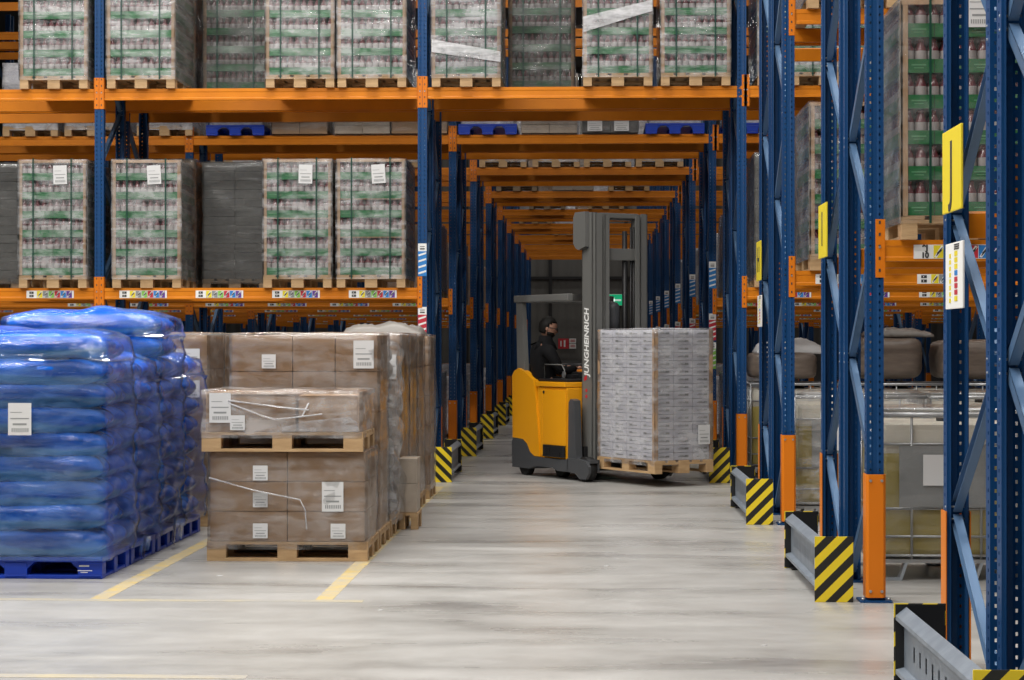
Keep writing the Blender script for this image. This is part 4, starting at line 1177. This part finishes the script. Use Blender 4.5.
# head: shaped ball with nose, brow, chin, ears; turned toward the camera side a little
k = bmesh.ops.create_uvsphere(b, u_segments=24, v_segments=18, radius=1)
for v in b.verts:
    x, y, z = v.co
    jaw = max(0, -z)
    px_ = x * (.100 - .012 * jaw) + (.012 * jaw if x > 0 else .02 * -jaw * 0)
    py_ = y * (.077 - .022 * jaw); pz_ = z * .122
    if x > .3: px_ = px_ * (1 - .06 * max(0, abs(y))) + (.006 if -.75 < z < -.45 else 0)
    if x > .86 and abs(y) < .28 and -.32 < z < .12: px_ += .024 * (1 - abs(y) / .28) * (.12 - z) / .44 * 1.3
    if x > .7 and .05 < z < .25: px_ -= .004
    v.co = Vector((px_, py_, pz_))
for s in (-1, 1): hd.ball((-.005, s * .078, -.005), .026, (.7, .35, 1.1), seg=10)
HM = Matrix.Translation((.045, 0, .70)) @ Matrix.Rotation(R(-30), 4, 'Z') @ Matrix.Rotation(R(14), 4, 'Y')
bmesh.ops.transform(b, matrix=HM, verts=b.verts)
for f in b.faces: f.smooth = True
me_h = hd.mesh('h')
bb = bmesh.new(); bb.from_mesh(bm_); bb.from_mesh(me_h)
for me in pieces: bb.from_mesh(me)
me = bpy.data.meshes.new('body'); bb.to_mesh(me); bb.free(); me.materials.append(MATS['skin'])
put('body', me, P)
jk = chain([
    [(0, 0, .02, .15), (-.01, 0, .16, .15), (-.03, 0, .32, .165), (-.02, 0, .45, .15), (0, 0, .53, .085), (.005, 0, .58, .07)],
    [2] + [(-.03, -.13, .45, .095)] + [(-.03, -.215, .44, .082), (.03, -.255, .32, .068), (.09, -.255, .215, .060), (.21, -.222, .215, .050), (.315, -.178, .245, .040)],
    [2] + [(-.03, .13, .45, .095)] + [(-.03, .215, .44, .082), (.03, .255, .32, .068), (.11, .255, .215, .060), (.21, .222, .225, .050), (.305, .168, .25, .040)]])
me = skin_mesh('jacket', *jk); me.materials.append(MATS['cloth_black']); j = put('jacket', me, P)
mb = MB().lathe([(.05, .44), (.135, .45), (.115, .52), (.085, .56), (.074, .61), (.06, .615)], 18, (.008, 0)); mb.build('collar', 'cloth_black', j)
tr = chain([[(.02, 0, .05, .145), (.05, 0, .05, .12)], [0, (.08, -.10, .05, .10), (.26, -.11, .05, .088), (.42, -.11, .03, .072), (.44, -.11, -.16, .060), (.43, -.11, -.30, .052)],
    [0, (.08, .10, .05, .10), (.26, .11, .05, .088), (.42, .11, .03, .072), (.44, .11, -.16, .060), (.43, .11, -.30, .052)]])
me = skin_mesh('trousers', *tr); me.materials.append(MATS['cloth_black']); put('trousers', me, P)
hb = MB(); b = hb.b; bmesh.ops.create_uvsphere(b, u_segments=24, v_segments=18, radius=1)
for v in list(b.verts):
    x, y, z = v.co
    n = 1 + .05 * noise.noise(v.co * 4)
    v.co = Vector((x * .108 * n - .012, y * .086 * n, z * .125 * n + .012))
# hair leaves the face open
bmesh.ops.delete(b, geom=[v for v in b.verts if (v.co.x > .042 and v.co.z < .062) or (v.co.x > -.01 and v.co.z < -.005) or v.co.z < -.075], context='VERTS')
bmesh.ops.transform(b, matrix=HM, verts=b.verts)
for f in b.faces: f.smooth = True
bmesh.ops.solidify(b, geom=list(b.faces), thickness=.012)
hb.build('hair', 'hair', P)
hb = MB(); b = hb.b; bmesh.ops.create_uvsphere(b, u_segments=24, v_segments=20, radius=1)
for v in list(b.verts):
    x, y, z = v.co; n = 1 + .05 * noise.noise(v.co * 6); jaw = max(0, -z)
    v.co = Vector((x * (.106 - .012 * jaw) * n + .012 * jaw, y * (.083 - .02 * jaw) * n, z * .132 * n))
bmesh.ops.delete(b, geom=[v for v in b.verts if v.co.z > -.035 or v.co.x < -.005 or (v.co.z > -.05 and abs(v.co.y) < .03)], context='VERTS')
bmesh.ops.transform(b, matrix=HM, verts=b.verts)
for f in b.faces: f.smooth = True
bmesh.ops.solidify(b, geom=list(b.faces), thickness=.01)
hb.build('beard', 'hair', P)
mb = MB()
for s in (-1, 1):
    c = (.103, s * .032, .012)
    mb.tube([(c[0], c[1] + .024 * math.cos(a), c[2] + .018 * math.sin(a)) for a in [k * math.pi / 6 for k in range(13)]], .0035, 6)
    mb.tube([(.103, s * .056, .016), (.0, s * .086, .012)], .003, 6)
mb.tube([(.104, -.008, .014), (.104, .008, .014)], .003, 6)
bmesh.ops.transform(mb.b, matrix=HM, verts=mb.b.verts); mb.build('glasses', 'ink', P)
mb = MB()
for s in (-1, 1): mb.ball((.090, s * .032, .010), .011, (.6, 1, .7), seg=8)
bmesh.ops.transform(mb.b, matrix=HM, verts=mb.b.verts); mb.build('eyes', 'ink', P)
for s in (-1, 1): MB().box(-.09, .10, -.045, .045, -.05, .03, bev=.02).build('shoe', 'black', P, (.49, s * .11, -.385 + .02))

# ---------------------------------------------------------------- lights of the hall
def lamp(x, y, L, W, power, label, along='x', z=H - .6, col=(1, .97, .93)):
    t = thing('ceiling_light', (x, y, z), 0, label, 'ceiling light', 'strip lights under the hall roof')
    dx, dy = (L / 2, W / 2) if along == 'x' else (W / 2, L / 2)
    MB().box(-dx, dx, -dy, dy, .0, .09, bev=.01).build('housing', 'lamp_body', t)
    mb = MB()
    for s in (-.8, .8): mb.tube([(s * dx, s * dy * .0, .09), (s * dx, 0, .6)], .01, 6)
    mb.build('suspension', 'zinc', t)
    ld = bpy.data.lights.new('light', 'AREA'); ld.shape = 'RECTANGLE'; ld.size = dx * 2; ld.size_y = dy * 2; ld.energy = power; ld.color = col
    lo_ = bpy.data.objects.new('light', ld); C.objects.link(lo_); lo_.parent = t; lo_.location = (0, 0, -.01)
PW = 1.0
for i, (y, p) in enumerate(((1.5, 1500), (5.5, 1500), (10.0, 1500), (14.5, 1300), (19.5, 1500))):
    for j, x in enumerate((-9.5, -2.5, )):
        lamp(x, y, 5.0, .3, p * (1.0 if y < 17 else 1), 'strip light over the staging floor, %s from the camera in the %s line' % (ORD[i], ['left', 'right'][j]))
for i, y in enumerate((4.6, 10.8, 16.0, 21.2)):
    lamp(4.5, y, 5.0, .3, 550, 'strip light above the aisle before the %s right-hand rack' % ORD[i])
for i in range(8):
    y = ROWS['A'] + 5.2 * i + DEP + 1.42
    for j, x in enumerate((-7, 0, 7)):
        lamp(x, y, 5.0, .3, (260 if x == 0 else 110) * (1.3 if i < 2 else 1), 'strip light above the aisle behind the %s bridging rack, %s of the passage' % (ORD[i], ['left', 'centre', 'right'][j]))
lamp(0, 67.9, 5.0, .3, 500, 'strip light before the end wall of the hall')

w = bpy.data.worlds.new('World'); sc.world = w; w.use_nodes = True
w.node_tree.nodes['Background'].inputs[0].default_value = (.5, .55, .6, 1); w.node_tree.nodes['Background'].inputs[1].default_value = .015

# ---------------------------------------------------------------- camera
cd = bpy.data.cameras.new('camera'); cam = bpy.data.objects.new('camera', cd); C.objects.link(cam)
cd.sensor_width = 36; cd.lens = F / 1024 * 36; cd.clip_end = 300
cam.location = CAM; cam.rotation_euler = (R(90) + math.atan(3 / F), 0, math.atan(73 / F))
sc.camera = cam
sc.view_settings.view_transform = 'Standard'; sc.view_settings.look = 'None'; sc.view_settings.gamma = 1
sc.view_settings.use_curve_mapping = False; sc.view_settings.exposure = -1.62
sc.cycles.transparent_max_bounces = 24; sc.cycles.max_bounces = 6
sc.cycles.use_denoising = True
print('OBJECTS', len(bpy.data.objects))
